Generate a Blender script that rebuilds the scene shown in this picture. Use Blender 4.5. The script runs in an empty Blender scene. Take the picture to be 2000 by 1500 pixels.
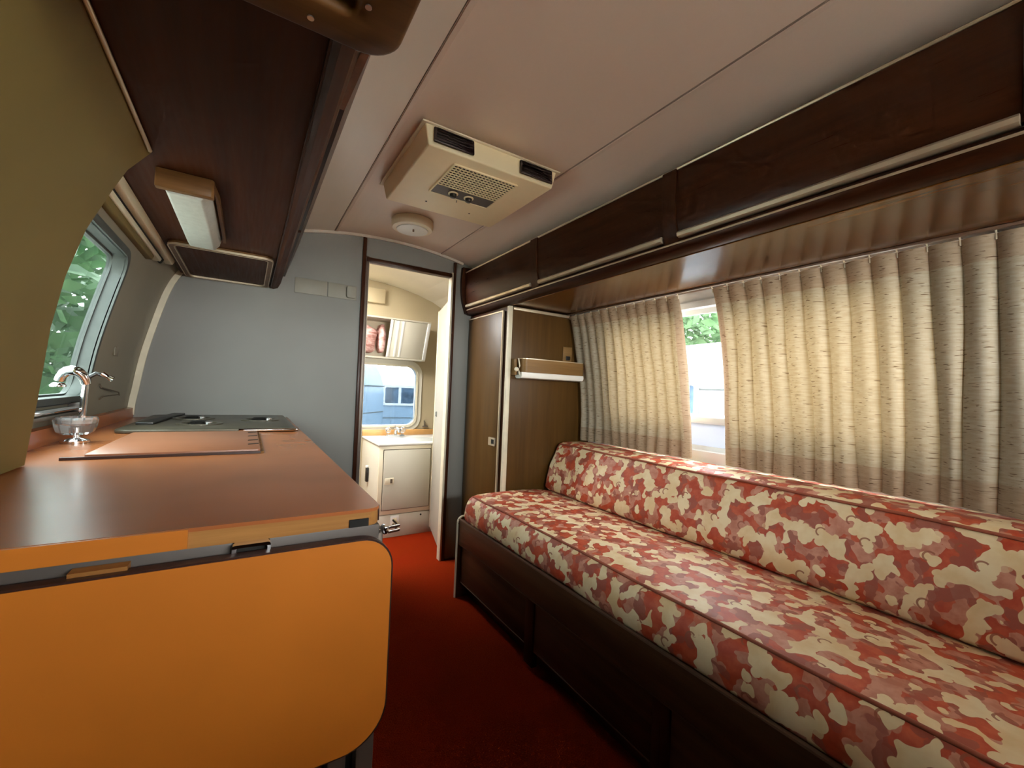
import bpy, bmesh, math, random
from mathutils import Vector, Matrix
random.seed(7)
S = bpy.context.scene
C = bpy.context.collection

# ------------------------------------------------------------------ camera, world, exposure
EXPOSURE = 0.55
SKY_STRENGTH = 36.0
def cam_matrix(yaw, pitch, roll):
    cy, sy, cp, sp = math.cos(yaw), math.sin(yaw), math.cos(pitch), math.sin(pitch)
    f = Vector((sy*cp, cy*cp, sp)); r = Vector((cy, -sy, 0)); u = r.cross(f)
    cr, sr = math.cos(roll), math.sin(roll)
    r2 = r*cr + u*sr; u2 = u*cr - r*sr
    m = Matrix.Identity(4)
    for i in range(3):
        m[i][0] = r2[i]; m[i][1] = u2[i]; m[i][2] = -f[i]
    return m
H = 1.109
camd = bpy.data.cameras.new('camera'); cam = bpy.data.objects.new('camera', camd); C.objects.link(cam)
camd.sensor_width = 36; camd.lens = 825.97/2000*36; camd.clip_start = 0.01
cam.matrix_world = Matrix.Translation((0, 0, H)) @ cam_matrix(*[math.radians(a) for a in (31.977, .9626, 2.3703)])
S.camera = cam
w = bpy.data.worlds.new('sky'); S.world = w; w.use_nodes = True
bg = w.node_tree.nodes['Background']; bg.inputs[0].default_value = (1.0, .985, .955, 1); bg.inputs[1].default_value = SKY_STRENGTH
S.view_settings.view_transform = 'Standard'; S.view_settings.look = 'None'
S.view_settings.exposure = EXPOSURE; S.view_settings.gamma = 1; S.view_settings.use_curve_mapping = False
S.cycles.max_bounces = 12; S.cycles.diffuse_bounces = 6; S.cycles.glossy_bounces = 6; S.cycles.transparent_max_bounces = 16
S.cycles.sample_clamp_indirect = 6; S.cycles.use_denoising = True; S.cycles.adaptive_threshold = .04; S.cycles.adaptive_min_samples = 16
S.cycles.caustics_reflective = False; S.cycles.caustics_refractive = False
def portal(loc, rot, sx, sy):
    l = bpy.data.lights.new('daylight_portal', 'AREA'); l.shape = 'RECTANGLE'; l.size = sx; l.size_y = sy
    l.cycles.is_portal = True
    o = bpy.data.objects.new('daylight_portal', l); C.objects.link(o); o.location = loc; o.rotation_euler = rot
PI = math.pi
portal((1.90, 1.10, 1.195), (0, PI/2, 0), .70, 1.34)        # couch window
portal((-.55, 1.46, 1.27), (0, -PI/2, 0), .5, .84)         # kitchen window
portal((.85, 3.72, 1.02), (-PI/2, 0, 0), .98, .56)         # washroom window
portal((.91, -1.68, 1.35), (PI/2, 0, 0), 1.4, .66)          # window at the other end
portal((.20, 2.98, 2.08), (0, 0, 0), .58, .62)             # washroom roof vent

# ------------------------------------------------------------------ mesh helpers
class MB:
    def __init__(s): s.v = []; s.f = []; s.uv = {}
    def add(s, vs, fs):
        b = len(s.v); s.v += [tuple(p) for p in vs]; s.f += [tuple(i+b for i in f) for f in fs]; return s
    def box(s, x0, x1, y0, y1, z0, z1):
        return s.add([(x, y, z) for z in (z0, z1) for y in (y0, y1) for x in (x0, x1)],
                     [(0,2,3,1), (4,5,7,6), (0,1,5,4), (2,6,7,3), (0,4,6,2), (1,3,7,5)])
    def prism(s, poly, axis, a, b):
        n = len(poly)
        def P(p, t): return (p[0], t, p[1]) if axis == 'y' else (t, p[0], p[1]) if axis == 'x' else (p[0], p[1], t)
        vs = [P(p, a) for p in poly] + [P(p, b) for p in poly]
        return s.add(vs, [tuple(range(n)), tuple(range(2*n-1, n-1, -1))] + [(i, (i+1) % n, n+(i+1) % n, n+i) for i in range(n)])
    def ring(s, outer, inner, axis, a, b):
        n = len(outer)
        def P(p, t): return (p[0], t, p[1]) if axis == 'y' else (t, p[0], p[1]) if axis == 'x' else (p[0], p[1], t)
        vs = [P(p, t) for t in (a, b) for poly in (outer, inner) for p in poly]
        fs = []
        for i in range(n):
            j = (i+1) % n
            fs += [(i, j, n+j, n+i), (2*n+i, 3*n+i, 3*n+j, 2*n+j), (i, 2*n+i, 2*n+j, j), (n+i, n+j, 3*n+j, 3*n+i)]
        return s.add(vs, fs)
    def tube(s, path, r, n=8):
        path = [Vector(p) for p in path]; vs = []; fs = []
        rad = r if isinstance(r, (list, tuple)) else [r]*len(path)
        up = Vector((0, 0, 1))
        for i, p in enumerate(path):
            d = (path[min(i+1, len(path)-1)] - path[max(i-1, 0)]).normalized()
            a = d.cross(up)
            if a.length < 1e-3: a = d.cross(Vector((1, 0, 0)))
            a.normalize(); b = d.cross(a)
            vs += [p + (a*math.cos(2*PI*k/n) + b*math.sin(2*PI*k/n))*rad[i] for k in range(n)]
        for i in range(len(path)-1):
            for k in range(n):
                fs.append((i*n+k, i*n+(k+1) % n, (i+1)*n+(k+1) % n, (i+1)*n+k))
        fs += [tuple(range(n-1, -1, -1)), tuple(range((len(path)-1)*n, len(path)*n))]
        return s.add(vs, fs)
    def lathe(s, prof, c, n=24, axis='z', wob=0):
        vs = []; fs = []
        for (r, t) in prof:
            for k in range(n):
                rr = r*(1 + wob*(k % 2)); x, y = rr*math.cos(2*PI*k/n), rr*math.sin(2*PI*k/n)
                q = (x, y, t) if axis == 'z' else (x, t, y) if axis == 'y' else (t, x, y)
                vs.append((c[0]+q[0], c[1]+q[1], c[2]+q[2]))
        for i in range(len(prof)-1):
            for k in range(n): fs.append((i*n+k, i*n+(k+1) % n, (i+1)*n+(k+1) % n, (i+1)*n+k))
        fs += [tuple(range(n-1, -1, -1)), tuple(range((len(prof)-1)*n, len(prof)*n))]
        return s.add(vs, fs)
    def grid(s, fn, us, vs_):
        n = len(vs_); b = len(s.v)
        s.v += [tuple(fn(u, v)) for u in us for v in vs_]
        for i in range(len(us)-1):
            for j in range(n-1): s.f.append((b+i*n+j, b+(i+1)*n+j, b+(i+1)*n+j+1, b+i*n+j+1))
        return s
    def build(s, name, mat, parent=None, smooth=None, bevel=0, uvfn=None, seg=2, normals=True):
        me = bpy.data.meshes.new(name); me.from_pydata(s.v, [], s.f)
        bm = bmesh.new(); bm.from_mesh(me)
        if normals: bmesh.ops.recalc_face_normals(bm, faces=bm.faces)
        if bevel:
            es = [e for e in bm.edges if len(e.link_faces) == 2 and e.calc_face_angle() > .5]
            bmesh.ops.bevel(bm, geom=es, offset=bevel, segments=seg, affect='EDGES', profile=.5, clamp_overlap=True)
        if uvfn:
            L = bm.loops.layers.uv.new('UVMap')
            for f in bm.faces:
                for l in f.loops: l[L].uv = uvfn(l.vert.co, f)
        bm.to_mesh(me); bm.free()
        if smooth or bevel:
            for p in me.polygons: p.use_smooth = True
            me.set_sharp_from_angle(angle=math.radians(smooth or 35))
        o = bpy.data.objects.new(name, me); C.objects.link(o)
        me.materials.append(mat)
        if parent: put(o, parent)
        return o
def put(o, parent):
    o.parent = parent
    if parent.parent is None: o.matrix_parent_inverse = Matrix.Translation(parent.location).inverted()
def thing(name, label, cat, loc, group=None):
    o = bpy.data.objects.new(name, None); o.empty_display_size = .05; C.objects.link(o); o.location = loc
    return tag(o, label, cat, group)
def tag(o, label=None, cat=None, group=None, kind=None):
    if label: o['label'] = label
    if cat: o['category'] = cat
    if group: o['group'] = group
    if kind: o['kind'] = kind
    return o
def struct(o, label): return tag(o, label, kind='structure')
def structE(name, label, loc=(0, 0, 0)):
    o = bpy.data.objects.new(name, None); o.empty_display_size = .05; C.objects.link(o); o.location = loc
    return struct(o, label)
def rr(x0, x1, y0, y1, r, n=6, corners=(1, 1, 1, 1), sub=1):
    """rounded rectangle, corners in order x0y0, x1y0, x1y1, x0y1"""
    out = []
    cs = [(x0, y0, PI), (x1, y0, 1.5*PI), (x1, y1, 0), (x0, y1, .5*PI)]
    for i, (cx, cy, a) in enumerate(cs):
        q = r if corners[i] is True or corners[i] == 1 else corners[i]
        px = cx + q if cx == x0 else cx - q; py = cy + q if cy == y0 else cy - q
        for k in range(n+1):
            t = a + PI/2*k/n; out.append((px+q*math.cos(t), py+q*math.sin(t)))
    if sub > 1:
        o2 = []
        for i, p in enumerate(out):
            q = out[(i+1) % len(out)]; d = math.hypot(q[0]-p[0], q[1]-p[1]); o2.append(p)
            if d > 0.05:
                for k in range(1, sub): o2.append((p[0]+(q[0]-p[0])*k/sub, p[1]+(q[1]-p[1])*k/sub))
        out = o2
    return out
def lin(a, b, n): return [a+(b-a)*i/(n-1) for i in range(n)]

# ------------------------------------------------------------------ materials
class NT:
    def __init__(s, name):
        s.m = bpy.data.materials.new(name); s.m.use_nodes = True; s.t = s.m.node_tree
        s.b = s.t.nodes['Principled BSDF']; s.out = s.t.nodes['Material Output']
    def n(s, typ, **kw):
        o = s.t.nodes.new('ShaderNode'+typ)
        for k, v in kw.items(): setattr(o, k, v)
        return o
    def set(s, sock, v):
        if isinstance(v, bpy.types.NodeSocket): s.t.links.new(v, sock)
        elif isinstance(v, (tuple, list)) and len(v) == 3 and sock.type == 'RGBA': sock.default_value = (*v, 1)
        else: sock.default_value = v
    def math(s, op, a, b=0.0, c=None):
        o = s.n('Math', operation=op); s.set(o.inputs[0], a); s.set(o.inputs[1], b)
        if c is not None: s.set(o.inputs[2], c)
        return o.outputs[0]
    def vmath(s, op, a, b):
        o = s.n('VectorMath', operation=op); s.set(o.inputs[0], a); s.set(o.inputs[1], b); return o.outputs[0]
    def mix(s, f, a, b):
        o = s.n('Mix', data_type='RGBA'); s.set(o.inputs[0], f); s.set(o.inputs[6], a); s.set(o.inputs[7], b); return o.outputs[2]
    def coord(s, kind='Object', scale=(1, 1, 1)):
        tc = s.n('TexCoord'); mp = s.n('Mapping'); s.t.links.new(tc.outputs[kind], mp.inputs[0]); mp.inputs['Scale'].default_value = scale
        return mp.outputs[0]
    def noise(s, vec, scale=5, detail=3, rough=.5, dim='3D'):
        o = s.n('TexNoise', noise_dimensions=dim); s.set(o.inputs['Vector'], vec)
        o.inputs['Scale'].default_value = scale; o.inputs['Detail'].default_value = detail; o.inputs['Roughness'].default_value = rough
        return o.outputs[0]
    def vor(s, vec, scale, rand=1.0):
        o = s.n('TexVoronoi', voronoi_dimensions='2D'); s.set(o.inputs['Vector'], vec)
        o.inputs['Scale'].default_value = scale; o.inputs['Randomness'].default_value = rand; return o
    def ramp(s, f, stops, interp='LINEAR'):
        o = s.n('ValToRGB'); o.color_ramp.interpolation = interp; e = o.color_ramp.elements
        while len(e) < len(stops): e.new(.5)
        for i, (p, c) in enumerate(stops): e[i].position = p; e[i].color = (*c, 1)
        s.set(o.inputs[0], f); return o.outputs[0]
    def mrange(s, v, a, b, c=0., d=1.):
        o = s.n('MapRange'); s.set(o.inputs[0], v); o.inputs[1].default_value = a; o.inputs[2].default_value = b
        o.inputs[3].default_value = c; o.inputs[4].default_value = d; return o.outputs[0]
    def bump(s, h, st=.2, dist=.002):
        o = s.n('Bump'); s.set(o.inputs['Height'], h); o.inputs['Strength'].default_value = st; o.inputs['Distance'].default_value = dist
        s.t.links.new(o.outputs[0], s.b.inputs['Normal']); return o.outputs[0]
    def base(s, c, rough=.5, metal=0., spec=.5, coat=0.):
        s.set(s.b.inputs['Base Color'], c); s.set(s.b.inputs['Roughness'], rough); s.b.inputs['Metallic'].default_value = metal
        s.b.inputs['Specular IOR Level'].default_value = spec; s.b.inputs['Coat Weight'].default_value = coat
        return s.m
def plain(name, c, rough=.5, metal=0, spec=.5, var=.12, vs=9, bump=0, bs=300, coat=0):
    t = NT(name); v = t.coord()
    f = t.mrange(t.noise(v, vs, 2), .3, .7)
    col = t.mix(f, tuple(x*(1-var) for x in c), tuple(min(1, x*(1+var)) for x in c))
    if bump > .3: t.bump(t.noise(v, bs, 2), bump, .001)
    return t.base(col, rough, metal, spec, coat)
def wood(name, c1, c2, axis='y', rough=.32, scale=1., spec=.18):
    t = NT(name); k = {'x': (1.2, 26, 26), 'y': (26, 1.2, 26), 'z': (26, 26, 1.2)}[axis]
    v = t.coord('Object', tuple(q*scale for q in k))
    n1 = t.noise(v, 1.0, 5, .6); n2 = t.noise(v, 5.0, 3, .6)
    f = t.math('ADD', t.math('MULTIPLY', t.mrange(n1, .3, .7), .7), t.math('MULTIPLY', t.mrange(n2, .3, .7), .3))
    col = t.mix(f, c1, c2)
    t.bump(n2, .08, .001)
    return t.base(col, t.mrange(n2, .2, .8, rough*.85, rough*1.25), 0, spec)
M = {}
M['walnut_y'] = wood('walnut_along', (.020, .0045, .0018), (.060, .018, .006), 'y', .30)
M['walnut_x'] = wood('walnut_across', (.020, .0045, .0018), (.060, .018, .006), 'x', .30)
M['walnut_z'] = wood('walnut_upright', (.020, .0045, .0018), (.060, .018, .006), 'z', .30)
M['walnut_matte'] = wood('walnut_matte', (.030, .0065, .002), (.075, .022, .007), 'y', .5, 1., .15)
M['walnut_couch'] = wood('walnut_couch', (.032, .012, .005), (.085, .036, .014), 'y', .4, 1., .25)
M['wardrobe'] = wood('wardrobe_wood', (.052, .023, .0035), (.094, .044, .008), 'z', .36, .7, .3)
M['soffit'] = wood('soffit_wood', (.095, .036, .007), (.155, .064, .014), 'y', .19, .7, .45)
M['plank'] = wood('board_wood', (.09, .040, .012), (.17, .080, .026), 'x', .35)
M['ply'] = wood('ply_edge', (.19, .075, .018), (.40, .19, .055), 'x', .45, 1.6)
M['oak'] = wood('light_valance_wood', (.15, .080, .026), (.23, .13, .048), 'x', .4)
M['bulkhead'] = plain('grey_vinyl', (.205, .202, .187), .55, var=.05, vs=3, bump=.12, bs=500)
M['bulkhead_plate'] = plain('plate_paint', (.25, .235, .195), .5, var=.03)
M['ceil'] = plain('ceiling_vinyl', (.78, .65, .55), .42, var=.04, vs=2, bump=.1, bs=400)
M['ceil_side'] = plain('ceiling_side_vinyl', (.80, .73, .64), .36, var=.04, vs=2, bump=.1, bs=400)
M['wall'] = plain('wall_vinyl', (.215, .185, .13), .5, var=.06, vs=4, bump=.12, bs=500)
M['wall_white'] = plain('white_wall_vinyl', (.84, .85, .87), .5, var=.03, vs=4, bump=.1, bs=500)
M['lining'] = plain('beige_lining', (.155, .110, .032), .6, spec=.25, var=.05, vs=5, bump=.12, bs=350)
M['cream'] = plain('cream_paint', (.58, .545, .44), .45, var=.03, vs=4)
M['seam'] = plain('ceiling_seam', (.30, .235, .185), .5)
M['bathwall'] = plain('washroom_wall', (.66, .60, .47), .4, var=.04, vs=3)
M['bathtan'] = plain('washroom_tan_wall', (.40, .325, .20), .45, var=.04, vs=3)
M['doorpaint'] = plain('door_paint', (.40, .375, .31), .45, var=.03)
M['ivory'] = plain('ivory_plastic', (.92, .80, .53), .4, var=.04, vs=6)
M['ivory_pale'] = plain('pale_ivory_plastic', (.80, .71, .52), .35, var=.03, vs=6)
M['white_plastic'] = plain('white_plastic', (.78, .77, .72), .3, var=.02)
M['black'] = plain('black_plastic', (.012, .011, .010), .35, var=.1)
M['louver'] = plain('dark_louver', (.02, .011, .009), .4, var=.1)
M['darkgap'] = plain('dark_gap', (.006, .005, .004), .8)
M['alu'] = plain('aluminium', (.62, .60, .56), .33, 1, var=.05)
M['frame'] = plain('window_frame_aluminium', (.045, .052, .047), .5, .1, var=.1, vs=30)
M['chrome'] = plain('chrome', (.85, .86, .88), .08, 1, var=.02)
M['steel'] = plain('stove_steel', (.085, .072, .05), .35, .3, var=.15, vs=14)
M['trimcream'] = plain('cream_trim', (.66, .60, .45), .4, var=.06, vs=20)
M['gold'] = plain('champagne_trim', (.60, .50, .36), .32, .5, var=.05)
M['brownedge'] = plain('brown_edge', (.13, .075, .05), .4, var=.05)
M['greymetal'] = plain('grey_rail', (.085, .070, .062), .5, .2, var=.08)
M['post'] = plain('taupe_post', (.15, .12, .10), .4, .5, var=.08)
M['orange'] = plain('orange_laminate', (.50, .155, .016), .36, var=.07, vs=5, bump=.06, bs=700)
M['counter'] = plain('russet_laminate', (.36, .115, .036), .27, spec=.35, var=.10, vs=4, bump=.04, bs=600)
M['lid'] = plain('russet_lid', (.29, .108, .05), .35, var=.06, vs=6)
M['darkband'] = plain('dark_edge_band', (.035, .012, .008), .35)
M['frost'] = plain('frosted_lens', (.47, .49, .45), .35, var=.06, vs=60, bump=.4, bs=160)
M['amber'] = plain('amber_splash', (.55, .30, .10), .35, var=.1)
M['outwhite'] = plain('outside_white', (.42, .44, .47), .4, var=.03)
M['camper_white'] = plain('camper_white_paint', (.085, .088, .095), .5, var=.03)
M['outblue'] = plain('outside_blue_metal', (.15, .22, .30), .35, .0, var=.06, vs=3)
M['outglass'] = plain('outside_dark_glass', (.05, .08, .12), .1, var=.5, vs=5)
M['ground'] = plain('gravel_ground', (.52, .50, .46), .9, var=.3, vs=3)
M['bark'] = plain('bark', (.10, .075, .05), .8, var=.3, vs=30)

def m_carpet():
    t = NT('rust_carpet'); v = t.coord()
    n = t.noise(v, 260, 2, .7); big = t.noise(v, 3.5, 4)
    col = t.mix(t.mrange(n, .3, .7), (.12, .006, .001), (.26, .028, .004))
    col = t.mix(t.mrange(big, .35, .7, 0, .45), col, (.22, .012, .003))
    t.bump(n, .9, .006)
    return t.base(col, 1., 0, .02)
M['carpet'] = m_carpet()
def m_foliage(name, a, b):
    t = NT(name); v = t.coord(); col = t.mix(t.mrange(t.noise(v, 4, 3), .3, .7), a, b)
    t.base(col, .5, 0, .3)
    tr = t.n('BsdfTranslucent'); t.set(tr.inputs[0], col); mx = t.n('MixShader'); mx.inputs[0].default_value = .4
    t.t.links.new(t.b.outputs[0], mx.inputs[1]); t.t.links.new(tr.outputs[0], mx.inputs[2]); t.t.links.new(mx.outputs[0], t.out.inputs[0])
    return t.m
M['leaf'] = m_foliage('leaf_green', (.012, .035, .012), (.045, .09, .035))
M['leaf2'] = m_foliage('leaf_far', (.04, .09, .03), (.10, .17, .08))
def m_glass(name, tint, rough=.0):
    t = NT(name); t.t.nodes.remove(t.b)
    tr = t.n('BsdfTransparent'); tr.inputs[0].default_value = (*tint, 1)
    gl = t.n('BsdfGlossy'); gl.inputs['Roughness'].default_value = .02
    fr = t.n('LayerWeight'); fr.inputs[0].default_value = .5
    mx = t.n('MixShader'); L = t.t.links
    L.new(t.math('MULTIPLY_ADD', t.math('POWER', fr.outputs[1], 5.0), .5, .02), mx.inputs[0]); L.new(tr.outputs[0], mx.inputs[1]); L.new(gl.outputs[0], mx.inputs[2]); L.new(mx.outputs[0], t.out.inputs[0])
    return t.m
M['tint_rear'] = m_glass('tinted_washroom_glass', (.265, .295, .315))
M['tint_kitchen'] = m_glass('tinted_kitchen_glass', (.45, .50, .50))
M['tint'] = m_glass('tinted_window_glass', (.60, .63, .65))
def m_milk():
    t = NT('milky_pane'); t.base((.5, .52, .56), .3)
    tr = t.n('BsdfTranslucent'); tr.inputs[0].default_value = (.27, .285, .32, 1); mx = t.n('MixShader'); mx.inputs[0].default_value = .5
    t.t.links.new(t.b.outputs[0], mx.inputs[1]); t.t.links.new(tr.outputs[0], mx.inputs[2]); t.t.links.new(mx.outputs[0], t.out.inputs[0])
    return t.m
M['milk'] = m_milk()
M['glass'] = m_glass('window_glass', (.95, .97, .97))
def m_acrylic():
    t = NT('clear_acrylic'); t.b.inputs['Transmission Weight'].default_value = .9; t.b.inputs['IOR'].default_value = 1.49
    return t.base((.95, .95, .96), .06)
M['acrylic'] = m_acrylic()
def m_curtain(name, trans, dens, tone=(1, 1, 1)):
    t = NT(name); v = t.coord('UV'); mp = t.n('Mapping'); mp.inputs['Scale'].default_value = (14, 190, 1); t.set(mp.inputs[0], v)
    mp2 = t.n('Mapping'); mp2.inputs['Scale'].default_value = (260, 40, 1); t.set(mp2.inputs[0], v)
    weft = t.noise(mp.outputs[0], 1, 3, .6, '2D'); warp = t.noise(mp2.outputs[0], 1, 2, .5, '2D')
    mp3 = t.n('Mapping'); mp3.inputs['Scale'].default_value = (19, 240, 1); t.set(mp3.inputs[0], v)
    slub = t.mrange(t.noise(mp3.outputs[0], 1, 1, .5, '2D'), .70, .735)
    col = t.mix(t.mrange(weft, .3, .7), (.50, .42, .30), (.62, .55, .43))
    col = t.mix(t.math('MULTIPLY', t.mrange(warp, .4, .7), .25), col, (.52, .44, .33))
    col = t.mix(t.math('MULTIPLY', slub, .8), col, (.14, .075, .035))
    tn = t.n('Mix', data_type='RGBA', blend_type='MULTIPLY'); tn.inputs[0].default_value = 1; t.set(tn.inputs[6], col); t.set(tn.inputs[7], tone); col = tn.outputs[2]
    t.bump(weft, .25, .002)
    t.base(col, .85, 0, .15)
    tr = t.n('BsdfTranslucent'); o = t.n('Mix', data_type='RGBA', blend_type='MULTIPLY'); o.inputs[0].default_value = 1
    t.set(o.inputs[6], col); t.set(o.inputs[7], dens); t.set(tr.inputs[0], o.outputs[2])
    mx = t.n('MixShader'); mx.inputs[0].default_value = trans
    L = t.t.links; L.new(t.b.outputs[0], mx.inputs[1]); L.new(tr.outputs[0], mx.inputs[2]); L.new(mx.outputs[0], t.out.inputs[0])
    return t.m
M['curtain'] = m_curtain('slub_curtain_cloth', .36, (.25, .195, .125))
M['curtain_hem'] = m_curtain('doubled_curtain_cloth', .38, (.24, .18, .14), (.88, .79, .74))
def m_print():
    t = NT('scroll_print_cloth'); v0 = t.coord('UV')
    wob = t.n('TexNoise', noise_dimensions='2D'); t.set(wob.inputs['Vector'], v0); wob.inputs['Scale'].default_value = 16; wob.inputs['Detail'].default_value = 1
    off = t.vmath('SCALE', t.vmath('SUBTRACT', wob.outputs[1], (.5, .5, .5)), (0, 0, 0)); off.node.inputs['Scale'].default_value = .016
    v = t.vmath('ADD', v0, off)
    def blobs(scale, nscale, thr, shift, r=.56):
        vv = t.vmath('ADD', v, shift)
        vo = t.vor(vv, scale, .95)
        cl = t.mrange(t.noise(vo.outputs['Position'], nscale, 1.5, .5, '2D'), thr-.004, thr+.004)
        disc = t.mrange(vo.outputs['Distance'], r, r-.04)
        core = t.mrange(t.noise(vv, nscale, 1.5, .5, '2D'), thr+.018, thr+.026)
        return t.math('MAXIMUM', t.math('MULTIPLY', cl, disc), core), vo
    red = t.mix(t.mrange(t.noise(v, 26, 3, .6, '2D'), .35, .7), (.42, .050, .018), (.54, .105, .045))
    mauve = t.mix(t.mrange(t.noise(v, 22, 3, .6, '2D'), .35, .65), (.46, .165, .105), (.60, .285, .205))
    cream = t.mix(t.mrange(t.noise(v, 12, 3, .6, '2D'), .35, .65), (.76, .57, .32), (.85, .71, .47))
    m1, _ = blobs(42, 16, .51, (3.1, 1.7, 0), .5)
    m2, vo = blobs(41, 16.5, .525, (0, 0, 0), .5)
    m0, _ = blobs(46, 18, .58, (7.3, 4.2, 0), .5)
    col = t.mix(m1, red, mauve)
    col = t.mix(t.math('MULTIPLY', m0, .8), col, (.30, .075, .05))
    col = t.mix(m2, col, cream)
    # small hooked curls
    vc = t.vor(v0, 8.5, .85)
    d = t.vmath('SUBTRACT', v0, vc.outputs['Position']); sp = t.n('SeparateXYZ'); t.set(sp.inputs[0], d)
    ln = t.n('VectorMath', operation='LENGTH'); t.set(ln.inputs[0], d)
    ringm = t.math('LESS_THAN', t.math('ABSOLUTE', t.math('SUBTRACT', ln.outputs['Value'], .013)), .0023)
    half = t.math('GREATER_THAN', t.math('ADD', sp.outputs[0], t.math('MULTIPLY', sp.outputs[1], .6)), -.004)
    col = t.mix(t.math('MULTIPLY', t.math('MULTIPLY', ringm, half), .85), col, (.30, .085, .045))
    return t.base(col, .55, 0, .45)
M['print'] = m_print()
M['piping'] = plain('rust_piping', (.30, .075, .04), .7)
def m_marble():
    t = NT('pink_marbled_cloth'); v = t.coord('Object', (1, 1, 2.5))
    n = t.noise(v, 16, 6, .65); col = t.ramp(n, [(.35, (.36, .14, .11)), (.5, (.58, .33, .29)), (.62, (.74, .52, .48))])
    return t.base(col, .7, 0, .2)
M['marble'] = m_marble()

# ------------------------------------------------------------------ shell of the trailer
XC = .703; YB = 2.55; YR = 3.62; YF = -1.6
_k = [(1.13, 0), (1.16, .35), (1.168, .70), (1.16, .953), (1.149, 1.046), (1.13, 1.188), (1.10, 1.332), (1.056, 1.506), (1.009, 1.611),
      (.94, 1.705), (.83, 1.80), (.69, 1.875), (.50, 1.933), (.315, 1.968), (.15, 1.985), (0, 1.99)]
def _cr(pts, per=5):
    out = []; P = [pts[0]] + pts + [(-pts[-2][0], pts[-2][1])]
    for i in range(1, len(P)-2):
        for k in range(per):
            t = k/per; a, b, c, d = P[i-1:i+3]
            out.append(tuple(.5*(2*b[j]+(c[j]-a[j])*t+(2*a[j]-5*b[j]+4*c[j]-d[j])*t*t+(3*b[j]-a[j]-3*c[j]+d[j])*t**3) for j in (0, 1)))
    out.append(pts[-1]); return out
PROF = _cr(_k)
def hw(z):
    for a, b in zip(PROF, PROF[1:]):
        if a[1] <= z <= b[1]: return a[0] + (b[0]-a[0])*(z-a[1])/max(1e-6, b[1]-a[1])
    return 0 if z > 1 else PROF[0][0]
def ceil_z(off):
    off = abs(off)
    for a, b in zip(PROF, PROF[1:]):
        if b[0] <= off <= a[0] and a[1] > 1.2: return a[1] + (b[1]-a[1])*(a[0]-off)/max(1e-6, a[0]-b[0])
    return 1.99
def WX(side, z, d=0): return XC + side*(hw(z)+d)
ZW = 1.66
def side_wall(name, side, y0, y1, holes, mat, label):
    zs = sorted(set([round(z, 3) for z in lin(0, ZW, 34)] + [h for q in holes for h in q[2:]]))
    ys = sorted(set([y0, y1] + [h for q in holes for h in q[:2]]))
    m = MB()
    for d in (0, .010):
        for i in range(len(ys)-1):
            for j in range(len(zs)-1):
                yc = (ys[i]+ys[i+1])/2; zc = (zs[j]+zs[j+1])/2
                if any(q[0] < yc < q[1] and q[2] < zc < q[3] for q in holes): continue
                m.add([(WX(side, zs[j], d), ys[i], zs[j]), (WX(side, zs[j], d), ys[i+1], zs[j]),
                       (WX(side, zs[j+1], d), ys[i+1], zs[j+1]), (WX(side, zs[j+1], d), ys[i], zs[j+1])], [(0, 1, 2, 3)])
    b = bmesh.new()
    o = m.build(name, mat, None, smooth=40, normals=False)
    me = o.data; b.from_mesh(me); bmesh.ops.remove_doubles(b, verts=b.verts, dist=1e-5); bmesh.ops.recalc_face_normals(b, faces=b.faces); b.to_mesh(me); b.free()
    return struct(o, label)
W1 = (.44, 1.76, .855, 1.535)      # couch window  (y0, y1, z0, z1)
W2 = (1.02, 1.885, 1.035, 1.50)    # kitchen window
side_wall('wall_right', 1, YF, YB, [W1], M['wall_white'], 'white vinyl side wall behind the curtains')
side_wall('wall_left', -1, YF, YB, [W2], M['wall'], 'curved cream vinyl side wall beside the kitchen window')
o = side_wall('wall_right', 1, YB+.03, YR+.3, [], M['bathwall'], 'cream washroom side wall beyond the doorway')
o = side_wall('wall_left', -1, YB+.03, YR+.3, [], M['bathwall'], 'cream washroom side wall hidden behind the grey partition')

struct(MB().box(-.6, 2.0, YF-.1, YR+.4, -.05, 0).build('floor', M['carpet']), 'rust red carpet floor running into the washroom')

def ceil_panel(a, b, y0, y1, hole=None):
    """a sheet of the roof lining between offsets a and b from the centre line"""
    m = MB(); offs = lin(a, b, 14)
    ys = [y0, y1] if not hole else [y0, hole[2], hole[3], y1]
    if hole: offs = sorted(set(offs + [hole[0], hole[1]]))
    for d in (0, .06):
        for i in range(len(ys)-1):
            for j in range(len(offs)-1):
                oc = (offs[j]+offs[j+1])/2; yc = (ys[i]+ys[i+1])/2
                if hole and hole[0] < oc < hole[1] and hole[2] < yc < hole[3]: continue
                def P(of, y): return (XC+of*(1+d*.4), y, ceil_z(of)+d)
                m.add([P(offs[j], ys[i]), P(offs[j], ys[i+1]), P(offs[j+1], ys[i+1]), P(offs[j+1], ys[i])], [(0, 1, 2, 3)])
    return m
SE = .318
HWT = hw(ZW)
ce = structE('ceiling', 'low curved vinyl ceiling in three long panels')
ceil_panel(-SE, SE, YF, YB).build('ceiling_panel', M['ceil'], ce, smooth=40)
ceil_panel(SE, HWT+.004, YF, YB).build('ceiling_panel', M['ceil'], ce, smooth=40)
ceil_panel(-HWT-.004, -SE, YF, YB).build('ceiling_panel', M['ceil_side'], ce, smooth=40)
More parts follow.
